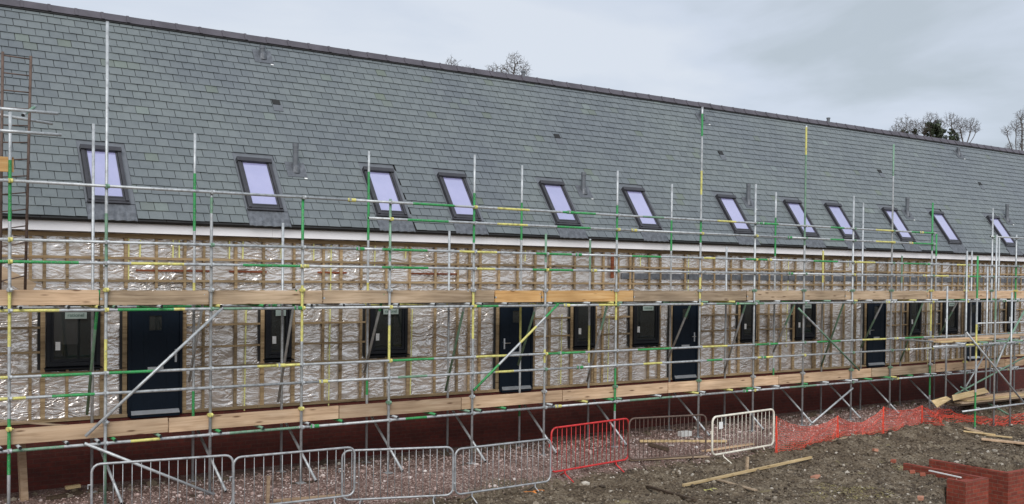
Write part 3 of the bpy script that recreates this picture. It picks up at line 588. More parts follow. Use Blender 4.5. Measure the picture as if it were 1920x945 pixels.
for (s, r) in VT:
    g = MB(); rbox(g, s-.08, s+.08, r-.02, r+.11, .008, .03); o = g.build('tile_vent', 'membrane', B, loc=RP(s, r)); 
    g = MB(); rbox(g, s-.09, s+.11, r-.19, r-.025, .012, .022); o2 = g.build('vent_slate', 'flue', None, loc=RP(s, r)); o2.parent = o; o2.location = (0, 0, 0)
def flue(px, h, rad):
    s, r = roof(*px); base = RP(s, r, 0); g = MB()
    g.tube([base+Vector((0, 0, -.02)), base+Vector((0, 0, h))], rad, 14, hollow=1); g.tube([base+Vector((0, 0, h-.06)), base+Vector((0, 0, h+.01))], rad*1.13, 14, hollow=1)
    for k in range(3): g.tube([base+Vector((0, 0, h-.09-k*.04)), base+Vector((0, 0, h-.08-k*.04))], rad*1.06, 14)
    o = g.build('flue_pipe', ['flue', 'hollow'], B, smooth=False, loc=base)
    g = MB(); g.tube([base+Vector((0, 0, -.06)), base+Vector((0, -.01, .05)), base+Vector((0, 0, .07))], [rad*1.9, rad*1.35, rad*1.1], 14)
    rbox(g, s-.2, s+.2, r-.2, r+.17, .012, .022)
    rbox(g, s+.13, s+.19, r-.24, r-.21, .012, .02, 1)
    o2 = g.build('collar', ['lead', 'paper'], None, loc=base); o2.parent = o; o2.location = (0, 0, 0)
for p, h in flues: flue(p, h, .055)
for p, h in tops: flue(p, h, .055)
for px, py in ((581, 0), (981, 152), (1553, 232)):
    if py:
        p = plane(px, py, (0, 1, 0), RY); g = MB(); g.tube([(p.x, RY, RZ+.02), (p.x, RY, RZ+.19)], .05, 12); g.tube([(p.x, RY, RZ+.16), (p.x, RY, RZ+.2)], .062, 12); g.build('ridge_vent', 'flue', B)

# ------------------------------------------------------------------ scaffolding
SCF = thing('scaffolding', 'long green and yellow banded tube scaffold with two boarded lifts in front of the terrace', 'scaffolding', (2.0, 16.3, 0))
PM = ['galv', 'green', 'yellow', 'dgreen', 'hollow']; CI = {'G': 1, 'Y': 2, 'D': 3, '-': 0}
DO, DI = 16.30, 17.42
def pole(name, p, q, bands=(), parent=None, r=.0242, base=0, n=10):
    # bands: (t0, t1, colour) with t measured from p in metres
    p, q = Vector(p), Vector(q); L = (q-p).length; d = (q-p)/L; cuts = {0., L}
    bands = [(max(0, a), min(L, b), c) for a, b, c in bands if b > 0 and a < L]
    for a, b, c in bands: cuts |= {a, b}
    cuts = sorted(cuts); pts = [p+d*c for c in cuts]; ms = []
    for a, b in zip(cuts, cuts[1:]):
        m_ = base
        for x, y, c in bands:
            if x <= (a+b)/2 <= y: m_ = CI[c]
        ms.append(m_)
    mb = MB(); mb.tube(pts, r, n, mats=ms, hollow=4); o = mb.build(name, PM, parent or SCF, smooth=False, loc=p)
    for pl_ in o.data.polygons:
        if len(pl_.vertices) == 4: pl_.use_smooth = True
    return o
out_p = [(18, 210, [(300, 415, 'G'), (545, 650, 'Y'), (785, 890, 'G')]), (199, 40, [(400, 500, 'D'), (636, 700, 'Y'), (845, 960, 'D')]), (396, 358, [(370, 400, 'D')]), (567, 368, [(368, 450, 'G'), (535, 640, 'Y')]),
         (731, 373, [(373, 490, 'D'), (610, 680, 'Y')]), (888, 290, [(362, 455, 'G'), (545, 635, 'Y')]), (1023, 438, [(438, 492, 'D'), (655, 680, 'Y')]), (1156, 320, [(385, 450, 'G'), (545, 600, 'Y'), (690, 770, 'G')]),
         (1313, 200, [(213, 255, 'G'), (320, 365, 'Y'), (412, 455, 'G'), (520, 560, 'Y')]), (1415, 345, []), (1508, 235, [(238, 290, 'Y'), (290, 400, 'D'), (400, 460, 'D')]), (1599, 367, []), (1672, 270, [(270, 330, 'D')]),
         (1747, 380, [(380, 470, 'G'), (570, 620, 'Y'), (685, 740, 'G')]), (1812, 480, [(510, 540, 'G')]), (1860, 390, []), (1905, 440, [(500, 560, 'G')])]
in_p = [(174, 232, []), (364, 250, [(325, 433, 'G'), (530, 560, 'Y'), (733, 780, 'G')]), (530, 418, []), (690, 283, [(322, 450, 'G'), (530, 560, 'Y'), (713, 740, 'G')]), (842, 433, []), (977, 310, [(380, 450, 'G'), (575, 640, 'Y'), (740, 780, 'G')]),
        (1106, 448, [(450, 505, 'D'), (610, 680, 'Y')]), (1258, 345, [(413, 470, 'G')]), (1362, 463, []), (1453, 360, [(408, 480, 'G'), (690, 712, 'G')]), (1543, 468, [(470, 530, 'Y')]), (1617, 380, []), (1691, 478, [(480, 530, 'D')]), (1755, 438, [(438, 480, 'G')]),
        (1822, 470, []), (1873, 445, [])]
SO, SI = [], []
def standards(lst, d, store, sole):
    for x, yt, bands in lst:
        s = on(x, 500, d).x; top = on(x, yt, d).z; z0 = H(s, d, False)+.02
        pole('standard', (s, d, z0), (s, d, top), [(on(x, b, d).z-z0, on(x, a, d).z-z0, c) for a, b, c in bands]); store.append((s, top))
        mb = MB(); mb.box((s-.075, d-.075, z0-.02), (s+.075, d+.075, z0-.012)); mb.tube([(s, d, z0-.012), (s, d, z0+.06)], .018, 8); mb.build('base_plate', 'galv', SCF)
        if sole: mb = MB(); mb.box((s-.32, d-.11, z0-.06), (s+.3, d+.11, z0-.021)); mb.build('sole_board', 'wdark', SCF)
standards(out_p, DO, SO, True); standards(in_p, DI, SI, False)
def rx(px, d=DO): return on(px, 500, d).x
def rail(name, z, s0, s1, bands, d=DO, L=6.2, rb=None, y=None, base=0):
    y = d-.05 if y is None else y; bs = [(rx(a), rx(b), c) for a, b, c in bands]
    if rb:
        rnd = random.Random(rb); s = s0
        while s < s1:
            s += rnd.uniform(1.2, 3.5); l = rnd.uniform(.5, 1.5); bs.append((s, s+l, rnd.choice('GYDD'))); s += l
    rnd = random.Random(int(z*100)); s = s0
    while s < s1-.05:
        e = min(s1, s+L+rnd.uniform(-1.5, .3)); pole(name, (s, y, z), (e, y, z), [(a-s, b-s, c) for a, b, c in bs], base=base)
        if e < s1-.05:
            mb = MB(); mb.tube([(e-.08, y, z), (e-.005, y, z), (e+.005, y, z), (e+.08, y, z)], .033, 10, mats=[2 if rnd.random() < .5 else 1]*3); mb.box((e-.05, y-.045, z-.02), (e-.02, y+.03, z+.04), 0); mb.build('sleeve_coupler', PM, SCF)
        s = e
SL = rx(-60); SR = SO[-1][0]+1.5
rail('guard_rail', 4.965, SL, rx(1752), [(770, 848, 'G'), (928, 988, 'Y'), (1050, 1112, 'G'), (1200, 1240, 'D'), (1340, 1375, 'Y'), (1419, 1454, 'G'), (1552, 1578, 'G'), (1637, 1672, 'Y'), (1704, 1747, 'G')])
rail('guard_rail', 4.66, rx(688), rx(1750), [(760, 837, 'G'), (928, 985, 'Y'), (1040, 1103, 'G'), (1552, 1578, 'G'), (1637, 1672, 'Y'), (1704, 1747, 'G')])
rail('guard_rail', 4.965, rx(1853), SR, [])
rail('guard_rail', 4.10, SL, SR, [(713, 798, 'G'), (858, 928, 'Y'), (1001, 1068, 'G'), (1181, 1235, 'G'), (1313, 1337, 'Y'), (1394, 1435, 'G'), (1521, 1567, 'G'), (1602, 1637, 'Y'), (1690, 1740, 'G'), (1790, 1815, 'Y')])
rail('guard_rail', 3.775, SL, SR, [(-40, 146, 'G'), (244, 343, 'Y'), (453, 561, 'G'), (713, 800, 'G'), (890, 925, 'Y'), (995, 1071, 'G'), (1750, 1775, 'Y'), (1810, 1835, 'G')])
rail('ledger', 3.05, SL, SR, [(-40, 110, 'Y'), (219, 324, 'G'), (325, 345, 'Y'), (400, 470, 'D'), (1120, 1160, 'Y'), (888, 932, 'G'), (1340, 1430, 'D')], rb=None)
rail('guard_rail', 2.07, SL, SR, [(0, 15, 'Y'), (77, 171, 'G'), (198, 287, 'G'), (481, 561, 'Y'), (732, 812, 'G'), (890, 950, 'Y'), (1023, 1096, 'G'), (1194, 1257, 'G'), (1311, 1362, 'Y'), (1416, 1457, 'G'), (1530, 1574, 'G'), (1615, 1660, 'Y'), (1695, 1730, 'G')])
rail('guard_rail', 1.755, SL, SR, [(-40, 48, 'Y'), (97, 177, 'G'), (745, 800, 'D'), (927, 962, 'Y'), (1205, 1240, 'Y'), (1324, 1353, 'G'), (1419, 1448, 'Y')])
rail('ledger', .98, SL, SR, [(20, 120, 'D'), (245, 300, 'Y'), (430, 560, 'D'), (760, 800, 'G'), (1180, 1260, 'D'), (1480, 1530, 'D')], y=DO-.05)
rail('ledger', 3.05, SL, SR, [], d=DI, y=DI+.05, rb=5); rail('ledger', .98, SL, SR, [], d=DI, y=DI+.05, rb=6)
# transoms
tx = []
for (s, t_) in SO: tx += [s+.13, s-.12] if random.random() < .6 else [s+.13]
for a, b in zip(SO, SO[1:]): tx.append((a[0]+b[0])/2 + random.uniform(-.15, .15))
for z in (3.098, 1.028):
    for s in tx:
        y0 = 16.19+random.uniform(-.05, .05); pole('transom', (s, y0, z), (s+random.uniform(-.02, .02), 17.72, z), [(0, 2, random.choice('-----GYD'))])
# toe boards and decks
def board(name, p, q, w, t, m, parent=SCF, up=Z0, bv=0):
    mb = MB(); mb.bar(p, q, t, w, up=up); return mb.build(name, m, parent)
up_j = [(-60, 188, 'wpink'), (189.5, 394, 'wgrey'), (395, 607, 'wgrey'), (609, 930, 'wgrey'), (932, 1018, 'wfresh'), (1019, 1191, 'wfresh'), (1192, 1403, 'wgrey'), (1404.5, 1588, 'wgrey'), (1589, 1742, 'wgrey'), (1743, 1835, 'wpink'), (1836, 1990, 'wpink')]
for a, b, m in up_j: 
    z = 3.243; j = random.uniform(-.004, .004)
    mb = MB(); y = DO+.045+random.uniform(0, .004); mb.box((rx(a), y, 3.125+j), (rx(b)-.008, y+.038, 3.355+j)); mb.box((rx(a)+.0, y-.002, 3.2), (rx(a)+.03, y+.04, 3.235), 1); mb.build('toe_board', [m, 'galv'], SCF)
lo_j = [(-60, 319, 'wpink'), (320.5, 640, 'wpink'), (641, 870, 'wpink'), (871, 1060, 'wpink'), (1061, 1258, 'wpink'), (1259, 1466, 'wpink'), (1467, 1640, 'wpink'), (1641, 1760, 'wgrey'), (1761, 1890, 'wpink'), (1891, 1990, 'wpink')]
for a, b, m in lo_j:
    mb = MB(); y = DO+.045+random.uniform(0, .004); j = random.uniform(-.006, .006); mb.hexa([(rx(a), y, 1.06+j), (rx(b)-.008, y, 1.06-j), (rx(b)-.008, y+.038, 1.06-j), (rx(a), y+.038, 1.06+j), (rx(a), y, 1.29+j), (rx(b)-.008, y, 1.29-j), (rx(b)-.008, y+.038, 1.29-j), (rx(a), y+.038, 1.29+j)]); mb.build('toe_board', m, SCF)
for z in (3.124, 1.054):
    for k in range(4):
        s = SL-random.uniform(0, 2)
        while s < SR:
            e = s+3.9; y = 16.40+k*.235; mb = MB(); mb.box((s, y, z), (e-.01, y+.225, z+.038)); mb.build('scaffold_board', random.choice(['wgrey', 'wpink', 'wgrey']), SCF); s = e
# braces
def brace(a, b, bands=(), d0=DO-.1, d1=DO-.1): return pole('brace', on(*a, d0), on(*b, d1), bands)
brace((160, 818), (418, 577)); brace((888, 732), (1047, 570), [(0, .75, 'G'), (1.4, 1.9, 'Y'), (2.2, 2.8, 'G')]); brace((158, 831), (402, 928), [])
brace((1503, 810), (1599, 728)); brace((1496, 577), (1611, 694), [(0, .4, 'D'), (1, 3, 'D')])
for k, (s, t_) in enumerate(SO[1:15]):
    si = SI[k][0] if k < len(SI) else s+.1
    if k % 1 == 0:
        pole('brace', (s-.09, DO+.06, 3.36 if k % 2 == 0 else 3.3), (si-.09, DI-.06, 1.75 if k % 2 else 1.3), [(.0, random.uniform(.3, 1), random.choice('G-D-'))], base=random.choice([0, 0, 3]))
    pole('brace', (si+.03, DI-.08, .95), (s+.22, DO-.15, H(s, DO-.15, False)+.04), base=0)
# couplers: one shared mesh, copied
mb = MB(); mb.tube([(0, 0, -.028), (0, 0, .028)], .034, 10); mb.tube([(-.03, -.052, 0), (.03, -.052, 0)], .034, 10); mb.box((-.038, -.03, -.014), (-.026, .035, .014)); mb.tube([(.03, -.02, 0), (.062, -.02, 0)], .009, 6); mb.tube([(-.02, -.095, -.03), (-.02, -.095, .03)], .009, 6)
cme = {}
for c in ('galv', 'dgreen', 'yellow'):
    o = mb.build('coupler', c, SCF); cme[c] = o.data; bpy.data.objects.remove(o)
cp = []
for s, top in SO:
    for z in (4.965, 4.66, 4.10, 3.775, 3.05, 2.07, 1.755, .98):
        if z < top+.03 and not (z == 4.66 and (s < rx(680) or s > rx(1755))) and not (z == 4.965 and rx(1755) < s < rx(1850)): cp.append((s, DO, z))
    for z in (3.36, 1.30): cp.append((s, DO+.02, z))
for s, top in SI:
    for z in (3.05, .98): cp.append((s, DI+.1, z))
cp.sort(key=lambda q: math.hypot(q[0], q[1]))
farc = MB()
for i, (s, d, z) in enumerate(cp):
    c = random.choice(['galv', 'galv', 'dgreen', 'yellow'])
    if i < 100: inst(cme[c], 'coupler', SCF, Matrix.Translation(Vector((s, d, z))-SCF.location) @ Matrix.Rotation(random.choice([0, math.pi])*0, 4, 'Z'))
    else: farc.add([(v[0]+s, v[1]+d, v[2]+z) for v in mb.v], mb.f, random.choice([0, 3, 2]))
tag(farc.build('far_couplers', PM, SCF), kind='stuff')

# left end: ladder and access bay
lad = thing('ladder', 'rusty steel ladder rising past the eaves at the left end of the scaffold', 'ladder', tuple(on(28, 560, 16.75)))
lt, lb = on(5, 97, 16.75), on(0, 560, 16.75); rt_, rb_ = on(58, 105, 16.75), on(47, 548, 16.75)
for a, b in ((lt, lb), (rt_, rb_)):
    mb = MB(); mb.tube([a, b], .021, 8); mb.build('stile', 'rust', lad, smooth=True)
k = 1
while k*.262 < (lt-lb).length:
    t = k*.262/(lt-lb).length; mb = MB(); mb.tube([lb.lerp(lt, t), rb_.lerp(rt_, t)], .011, 6); mb.build('rung', 'rust', lad, smooth=True); k += 1
acc = thing('scaffold_gate_rails', 'short projecting tubes clamped around the ladder head at the far left', 'scaffold tubes', tuple(on(30, 330, 16.0)))
pole('rail_tube', on(-40, 200, 15.9), on(109, 213, 15.9), [(1.1, 1.4, 'D')], acc); pole('rail_tube', on(-40, 209, 16.9), on(99, 232, 16.9), parent=acc); pole('rail_tube', on(-40, 242, 15.95), on(115, 253, 15.95), parent=acc)
pole('transom', on(43, 216, 15.8), on(67, 199, 17.1), [(.2, 1.2, 'D')], acc); pole('upright', on(-30, 190, 15.9), on(-28, 330, 15.9), parent=acc)
mb = MB(); mb.box((on(-40, 300, 16.4).x, 16.36, on(5, 322, 16.4).z), (on(25, 300, 16.4).x, 16.40, on(5, 294, 16.4).z)); mb.build('end_board', 'wfresh', acc)

# ------------------------------------------------------------------ loading tower at the right
TW = thing('scaffold_tower', 'freestanding loading tower of scaffold tubes with planks on its platform, at the far right', 'scaffold tower', (27, 14.3, -.1))
TN, TFa = 14.3, 15.6
tn = [(1833, 480, [(480, 559, 'G'), (608, 672, 'Y'), (735, 800, 'G')]), (1868, 440, [(560, 600, 'D')]), (1898.5, 548, [])]
tf = [(1777, 536, []), (1813, 470, []), (1852, 500, [])]
for lst, d in ((tn, TN), (tf, TFa)):
    for x, yt, bands in lst:
        p = on(x, 500, d); z0 = H(p.x, d, False)-.0; top = on(x, yt, d).z
        pole('standard', (p.x, d, z0), (p.x, d, top), [(on(x, b, d).z-z0, on(x, a, d).z-z0, c) for a, b, c in bands], TW)
        mb = MB(); mb.box((p.x-.09, d-.09, z0-.03), (p.x+.09, d+.09, z0+.012)); mb.build('base_plate', 'wdark', TW)
pole('ledger', (on(1745, 640, TN).x, TN-.05, 2.02), (33, TN-.05, 2.02), [(1.4, 2.2, 'Y')], TW); pole('ledger', (on(1745, 640, TFa).x, TFa+.05, 2.02), (34, TFa+.05, 2.02), parent=TW)
pole('ledger', on(1803, 772, TN-.1), on(1985, 748, TN-.1), parent=TW); pole('guard_rail', (on(1835, 590, TFa).x, TFa+.05, 3.0-.55), (34, TFa+.05, 2.45), parent=TW)
for x in (1790, 1833, 1868, 1898): pole('transom', (on(x, 640, TN).x+.08, TN-.25, 2.07), (on(x, 640, TN).x+.08, TFa+.3, 2.07), [(0, .4, random.choice('YD-'))], TW)
for a, b, d0, d1 in (((1811, 622), (1932, 770), TN-.1, TN-.1), ((1925, 575), (1862, 690), TN+.1, TN+.1), ((1922, 669), (1790, 740), TFa, TFa), ((1886, 642), (1866, 690), TN+.06, TN+.06), ((1855, 650), (1805, 735), TFa+.1, TFa+.1), ((1800, 725), (1930, 800), TFa-.1, TN+.1)):
    pole('brace', on(*a, d0), on(*b, d1), parent=TW, base=random.choice([0, 3]))
mb0 = [(x, 2.02) for x in (1833, 1868, 1898)]
for x, z in mb0 + [(1833, .36), (1868, .36)]: inst(cme['galv'], 'coupler', TW, Matrix.Translation(Vector((on(x, 640, TN).x, TN, z))-TW.location))
pl = [((1748, 631), (1872, 622), TN+.25, 'wpink'), ((1758, 637), (1856, 640), TN+.1, 'wpale'), ((1770, 633), (1905, 632), TN+.5, 'wpink'), ((1840, 637), (1990, 633), TN+.75, 'wgrey'), ((1835, 634), (1985, 628), TN+1.0, 'wpink')]
for k, (a, b, d, m) in enumerate(pl):
    p, q = on(a[0], 632, d), on(b[0], 632, d); p.z = 2.125+.0*k; q.z = 2.125
    lab = ['dusty scaffold plank jutting out farthest left on the loading tower platform', 'pale split plank on the front edge of the loading tower platform', 'middle plank lying on the loading tower platform', 'grey plank at the right of the loading tower platform', 'rearmost plank on the loading tower platform, nearest the terrace'][k]
    mb = MB(); mb.box((p.x, d-.1, 2.098), (q.x, d+.115, 2.134)); 
    if k in (0,): 
        for i, v in enumerate(mb.v): mb.v[i] = (v[0], v[1], v[2]+.042)
    tag(mb.build('plank', m, bevel=.003), lab, 'plank', 'planks on the loading tower')

# ------------------------------------------------------------------ timber stack under the tower
def loose(name, p, q, w, t, m, lab, cat, group=None, bv=.003, roll=0):
    p, q = Vector(p), Vector(q); up = Z0 + Vector((0, roll, 0)); c = (p+q)/2; mb = MB(); mb.bar(p, q, w, t, up=up); return tag(mb.build(name, m, bevel=bv, loc=c), lab, cat, group)
def gz(px, py): # where this pixel's ray meets the ground
    z = -.2
    for _ in range(8): p = gr(px, py, z); z = .5*z + .5*H(p.x, p.y)
    p = gr(px, py, z); p.z = H(p.x, p.y); return p
sx0 = on(1766, 750, 15.3).x
stack = [(0.0, 4.1, 14.98, .34, 'wdark', 'dark weathered plank at the bottom front of the timber stack'), (.1, 4.3, 15.24, .34, 'wgrey', 'grey plank at the bottom back of the timber stack'),
         (.25, 4.3, 15.0, .385, 'wgrey', 'dull brown plank in the second layer, front, of the timber stack'), (.0, 3.9, 15.25, .385, 'wdark', 'dark plank in the second layer, back, of the timber stack'),
         (.55, 4.9, 15.02, .43, 'wpale', 'long pale plank on the front of the timber stack'), (1.5, 5.2, 15.27, .43, 'wgrey', 'green stained plank on the back of the timber stack'), (.3, 3.4, 15.12, .475, 'wpink', 'short pinkish plank topping the timber stack')]
for a, b, y, z, m, lab in stack: loose('plank', (sx0+a, y, z+.02), (sx0+b, y+random.uniform(-.06, .06), z), .225, .04, m, lab, 'plank', 'planks stacked below the loading tower')
for k, x in enumerate((sx0+.9, sx0+3.2)):
    loose('timber_bearer', (x, 14.88, .27), (x, 15.4, .27), .1, .075, 'wdark', ['dark timber bearer under the left end of the plank stack', 'dark timber bearer under the right end of the plank stack'][k], 'timber')
def sheet(c4, t, m, lab):
    a, b, c, d = [Vector(v) for v in c4]; n = (b-a).cross(d-a).normalized()*t; mb = MB(); mb.hexa([a, b, c, d, a+n, b+n, c+n, d+n]); cc = (a+c)/2; return tag(mb.build('plywood_sheet', m, loc=cc), lab, 'plywood')
sheet([on(1787, 752, 14.95), on(1854, 736, 14.95), on(1846, 728, 15.25), on(1785, 742, 15.25)], .018, 'wpale', 'bright plywood offcut tilted on top of the timber stack')
sheet([on(1757, 765, 14.9), on(1783, 749, 14.9), on(1774, 744, 15.15), on(1746, 752, 15.15)], .018, 'wpale', 'small square plywood offcut leaning at the left end of the timber stack')

# ------------------------------------------------------------------ crowd barriers
def barrier(name, p, q, z0, hh, m, lab, plate=False, bars=15, rad=.019, low=.2):
    p, q = Vector(p), Vector(q); p.z = q.z = 0; L = (q-p).length; d = (q-p)/L; n = Vector((-d.y, d.x, 0)); o3 = Vector((p.x, p.y, z0))
    def P(u, v, w=0): return o3 + d*u + n*w + Vector((0, 0, v))
    t = thing(name, lab, 'barrier', tuple(P(L/2, 0)), 'crowd barriers in front of the scaffold'); c = .12; pts = []
    for cx, cz, a0 in ((c, low+c, 180), (L-c, low+c, 270), (L-c, hh-c, 0), (c, hh-c, 90)):
        for k in range(5): a = math.radians(a0+k*22.5); pts.append(P(cx+c*math.cos(a), cz+c*math.sin(a)))
    pts.append(pts[0]); pts.append(pts[1]); mb = MB(); mb.tube(pts, rad, 10, caps=False); mb.build('frame', m, t, smooth=True)
    for k in range(bars):
        u = .1+(L-.2)*(k+.5)/bars; mb = MB(); mb.tube([P(u, low), P(u, hh)], .006, 6); mb.build('bar', m, t, smooth=True)
    for u in (L*.17, L*.83):
        mb = MB(); mb.tube([P(u, low), P(u-.03, low-.06, -.04), P(u-.03, .01, -.27)], .014, 8); mb.tube([P(u, low), P(u+.03, low-.06, .04), P(u+.03, .01, .27)], .014, 8); mb.build('foot', m, t, smooth=True)
    mb = MB(); mb.tube([P(-.0, hh-.3), P(-.05, hh-.3), P(-.05, hh-.36)], .011, 6); mb.build('hook', m, t); mb = MB(); mb.tube([P(L, low+.2), P(L+.05, low+.2)], .011, 6); mb.build('hook', m, t)
    if plate: mb = MB(); mb.box((0, 0, 0), (0, 0, 0)); mb = MB(); a, b_, c_, dd = P(.2, hh-.27, -.025), P(.33, hh-.27, -.025), P(.33, hh-.12, -.025), P(.2, hh-.12, -.025); mb.hexa([a, b_, c_, dd] + [v+n*.004 for v in (a, b_, c_, dd)]); mb.build('plate', 'paper', t)
    return t
barrier('crowd_barrier', gr(1335, 853, -.15), gr(1450, 833, -.15), -.36, 1.02, 'cream', 'cream white crowd barrier with a small plate, leaning beside the orange netting', True, 14, .024)
barrier('crowd_barrier', gr(1179, 862, -.12), gr(1323, 852, -.12), -.32, 1.05, 'rust', 'rusty brown crowd barrier between the red one and the white one', bars=17)
barrier('crowd_barrier', gr(1033, 886, -.12), gr(1178, 861, -.12), -.32, 1.05, 'redp', 'red painted crowd barrier', bars=16)
barrier('crowd_barrier', gr(853, 928, -.2), gr(1032, 902, -.2), -.40, 1.0, 'bgalv', 'galvanised crowd barrier hooked to the left side of the red barrier', bars=15)
barrier('crowd_barrier', gr(641, 938, -.14), gr(849, 928, -.14), -.34, 1.03, 'bgalv', 'third galvanised crowd barrier from the left, nearest the wooden edging strip', bars=14)
barrier('crowd_barrier', gr(438, 858, .78), gr(665, 838, .78), -.22, 1.0, 'bgalv', 'second galvanised crowd barrier from the left, behind the wooden peg', bars=12)
barrier('crowd_barrier', gr(172, 871, .80), gr(437, 853, .80), -.20, 1.0, 'bgalv', 'leftmost galvanised crowd barrier below the long diagonal brace', bars=14)

# ------------------------------------------------------------------ orange netting
posts = [(1455, 782, 849), (1570, 781, 832), (1656, 764, 822), (1728, 762, 812)]
NP = []
for x, yt, yb in posts:
    g = gr(x, yb, -.24); NP.append((g.x, g.y, -.27, on(x, yt, g.y).z))
NP += [(NP[-1][0]+1.1, 15.2, -.2, .28), (NP[-1][0]+2.6, 14.62, -.2, -.02), (NP[-1][0]+4.6, 14.6, -.2, .03), (NP[-1][0]+7.5, 14.7, -.2, -.02), (NP[-1][0]+11, 14.8, -.2, .0)]
mb = MB(); NR = 15; cols = []
for k in range(len(NP)-1):
    a, b = NP[k], NP[k+1]; n = max(6, int(math.hypot(b[0]-a[0], b[1]-a[1])/.055)); sag = [.24, .26, .10, .06, .03, .02, .02, .02][k]
    for i in range(n):
        t = i/n; x = a[0]+(b[0]-a[0])*t; y = a[1]+(b[1]-a[1])*t; top = a[3]+(b[3]-a[3])*t - sag*4*t*(1-t); gnd = H(x, y, True); colp = []
        fl = .35+.25*noise.noise((x*.8, 0, 0))
        for j in range(NR):
            v = j/(NR-1); wob = .035*noise.noise((x*3, v*4, 2)); z = gnd+.01+(top-gnd)*v + .02*noise.noise((x*5, v*6, 7)); out_ = (1-v)**2*.12*fl
            if k >= 3: out_ += (1-v)*.35*(1+noise.noise((x*1.5, v, 3))); z = max(gnd+.015, z + .10*noise.noise((x*4, v*5, 9)))
            colp.append(Vector((x+.02*noise.noise((x*6, v*3, 1)), y+wob*2-out_, max(z, gnd+.01) if k < 3 else z)))
        cols.append(colp)
def strand(p, q, r):
    d = q-p
    if d.length < 1e-5: return
    a = d.cross(Z0 if abs(d.normalized().z) < .9 else Vector((1, 0, 0))).normalized()*r; b = d.normalized().cross(a)
    c = [a, a*-.5+b*.87, a*-.5-b*.87]; o = len(mb.v); mb.v += [tuple(p+k) for k in c] + [tuple(q+k) for k in c]; mb.f += [(o, o+1, o+4, o+3), (o+1, o+2, o+5, o+4), (o+2, o, o+3, o+5)]; mb.m += [0]*3
for i in range(len(cols)-1):
    for j in range(NR):
        strand(cols[i][j], cols[i+1][j], .0040)
        if j < NR-1: strand(cols[i][j], (cols[i][j+1]+cols[i+1][j+1])/2 if j % 2 else cols[i][j+1], .0024)
mb.v = [tuple(v) for v in mb.v]
net = thing('safety_netting', 'sagging orange plastic mesh netting strung along the gravel, collapsing into a heap at the right', 'netting', (NP[0][0], NP[0][1], -.27))
mb.build('mesh_sheet', 'net', net)
for x, y, z0, z1 in NP[:4]:
    g = MB()
    for k in range(7): g.tube([(x+random.uniform(-.035, .035), y-.01+random.uniform(-.02, .02), z0), (x+random.uniform(-.03, .03), y+random.uniform(-.02, .02), (z0+z1)/2), (x+random.uniform(-.02, .02), y, z1+.02)], .006, 5)
    g.build('net_fold', 'net', net); g = MB(); g.tube([(x, y+.012, z0-.1), (x+.01, y+.012, z1+.05)], .007, 6); g.build('steel_pin', 'rust', net)

# ------------------------------------------------------------------ brick footing walls
ft = MB(); T = .1; zt = -.13; zb = -1.35
ft.box((hole_a.x, hole_a.y, zb), (hole_a.x+T, hole_b.y, zt)); ft.box((hole_a.x+T, hole_a.y, zb), (hole_a.x+5, hole_a.y+T, zt-.0))
tag(ft.build('footing_wall', 'brick', bevel=.004), 'longer red brick footing wall turning a corner at the bottom right', 'brick wall')
ft = MB(); ft.box((pierF.x, pierF.y, zb), (pierR.x, pierF.y+T, zt)); ft.box((pierR.x-T, pierF.y+T, zb), (pierR.x, leafE.y, zt)); ft.box((pierF.x, pierF.y+T, zb), (pierF.x+T, pierL.y, zt))
ft.box((pierF.x+T, pierF.y+T+.0, -1.1), (pierR.x-T, pierL.y, zt-.07))
tag(ft.build('footing_pier', 'brick', bevel=.004), 'red brick footing pier with a thin leaf running back from it, inside the longer wall', 'brick wall')
p = gr(1742, 886, -.17); q = gr(1803, 899, -.17); loose('strip', (p.x, p.y, -.13), (q.x-.02, q.y, -.13), .03, .02, 'paper', 'thin white plastic strip lying beside the brick footing pier', 'strip', bv=0)

# ------------------------------------------------------------------ loose timber, bricks and bits
def lay(name, a, b, w, t, m, lab, cat='plank', group='loose timber on the soil', lift=0.0):
    p, q = gz(*a), gz(*b); mid = (p+q)/2; zz = [H(p.x+(q.x-p.x)*k/10, p.y+(q.y-p.y)*k/10) - (p.z+(q.z-p.z)*k/10) for k in range(11)]
    d = max(0, max(zz))*.7 + t/2 + lift; p.z += d; q.z += d; return loose(name, p, q, w, t, m, lab, cat, group)
lay('plank', (1281, 914), (1521, 861), .055, .05, 'wpale', 'long pale yellow timber length lying slantwise across the soil')
lay('plank', (1214, 916), (1304, 943), .07, .045, 'wdark', 'dark brown timber length at the bottom edge left of the long pale one')
lay('plank', (1346, 905), (1417, 925), .09, .025, 'wgrey', 'curved grey offcut just below the long pale timber')
lay('plank', (1806, 811), (1866, 816), .09, .03, 'wpale', 'pale batten on the soil at the foot of the loading tower')
lay('plank', (1841, 818), (1897, 824), .08, .03, 'wpale', 'second pale batten on the soil, right of the tower foot')
lay('plank', (1840, 828), (1935, 836), .2, .035, 'wpink', 'wide pinkish board lying at the right edge below the tower', lift=.01)
lay('plank', (1806, 804), (1842, 811), .16, .05, 'wgrey', 'short grey board beside the first tower foot')
lay('plank', (1199, 832), (1362, 832), .05, .05, 'wpale', 'pale batten on the gravel behind the rusty and white barriers', group='loose timber on the gravel')
lay('plank', (1216, 836), (1254, 846), .16, .06, 'wdark', 'stubby dark sleeper behind the rusty barrier', group='loose timber on the gravel')
lay('plank', (1318, 848), (1412, 834), .1, .03, 'wpink', 'brownish board on the gravel behind the white barrier', group='loose timber on the gravel')
lay('plank', (1180, 864), (1328, 857), .09, .03, 'wgrey', 'grey edging board under the rusty barrier', group='loose timber on the gravel')
lay('plank', (90, 938), (152, 926), .12, .05, 'wdark', 'brown timber offcut at the foot of the wall on the far left', group='loose timber on the gravel')
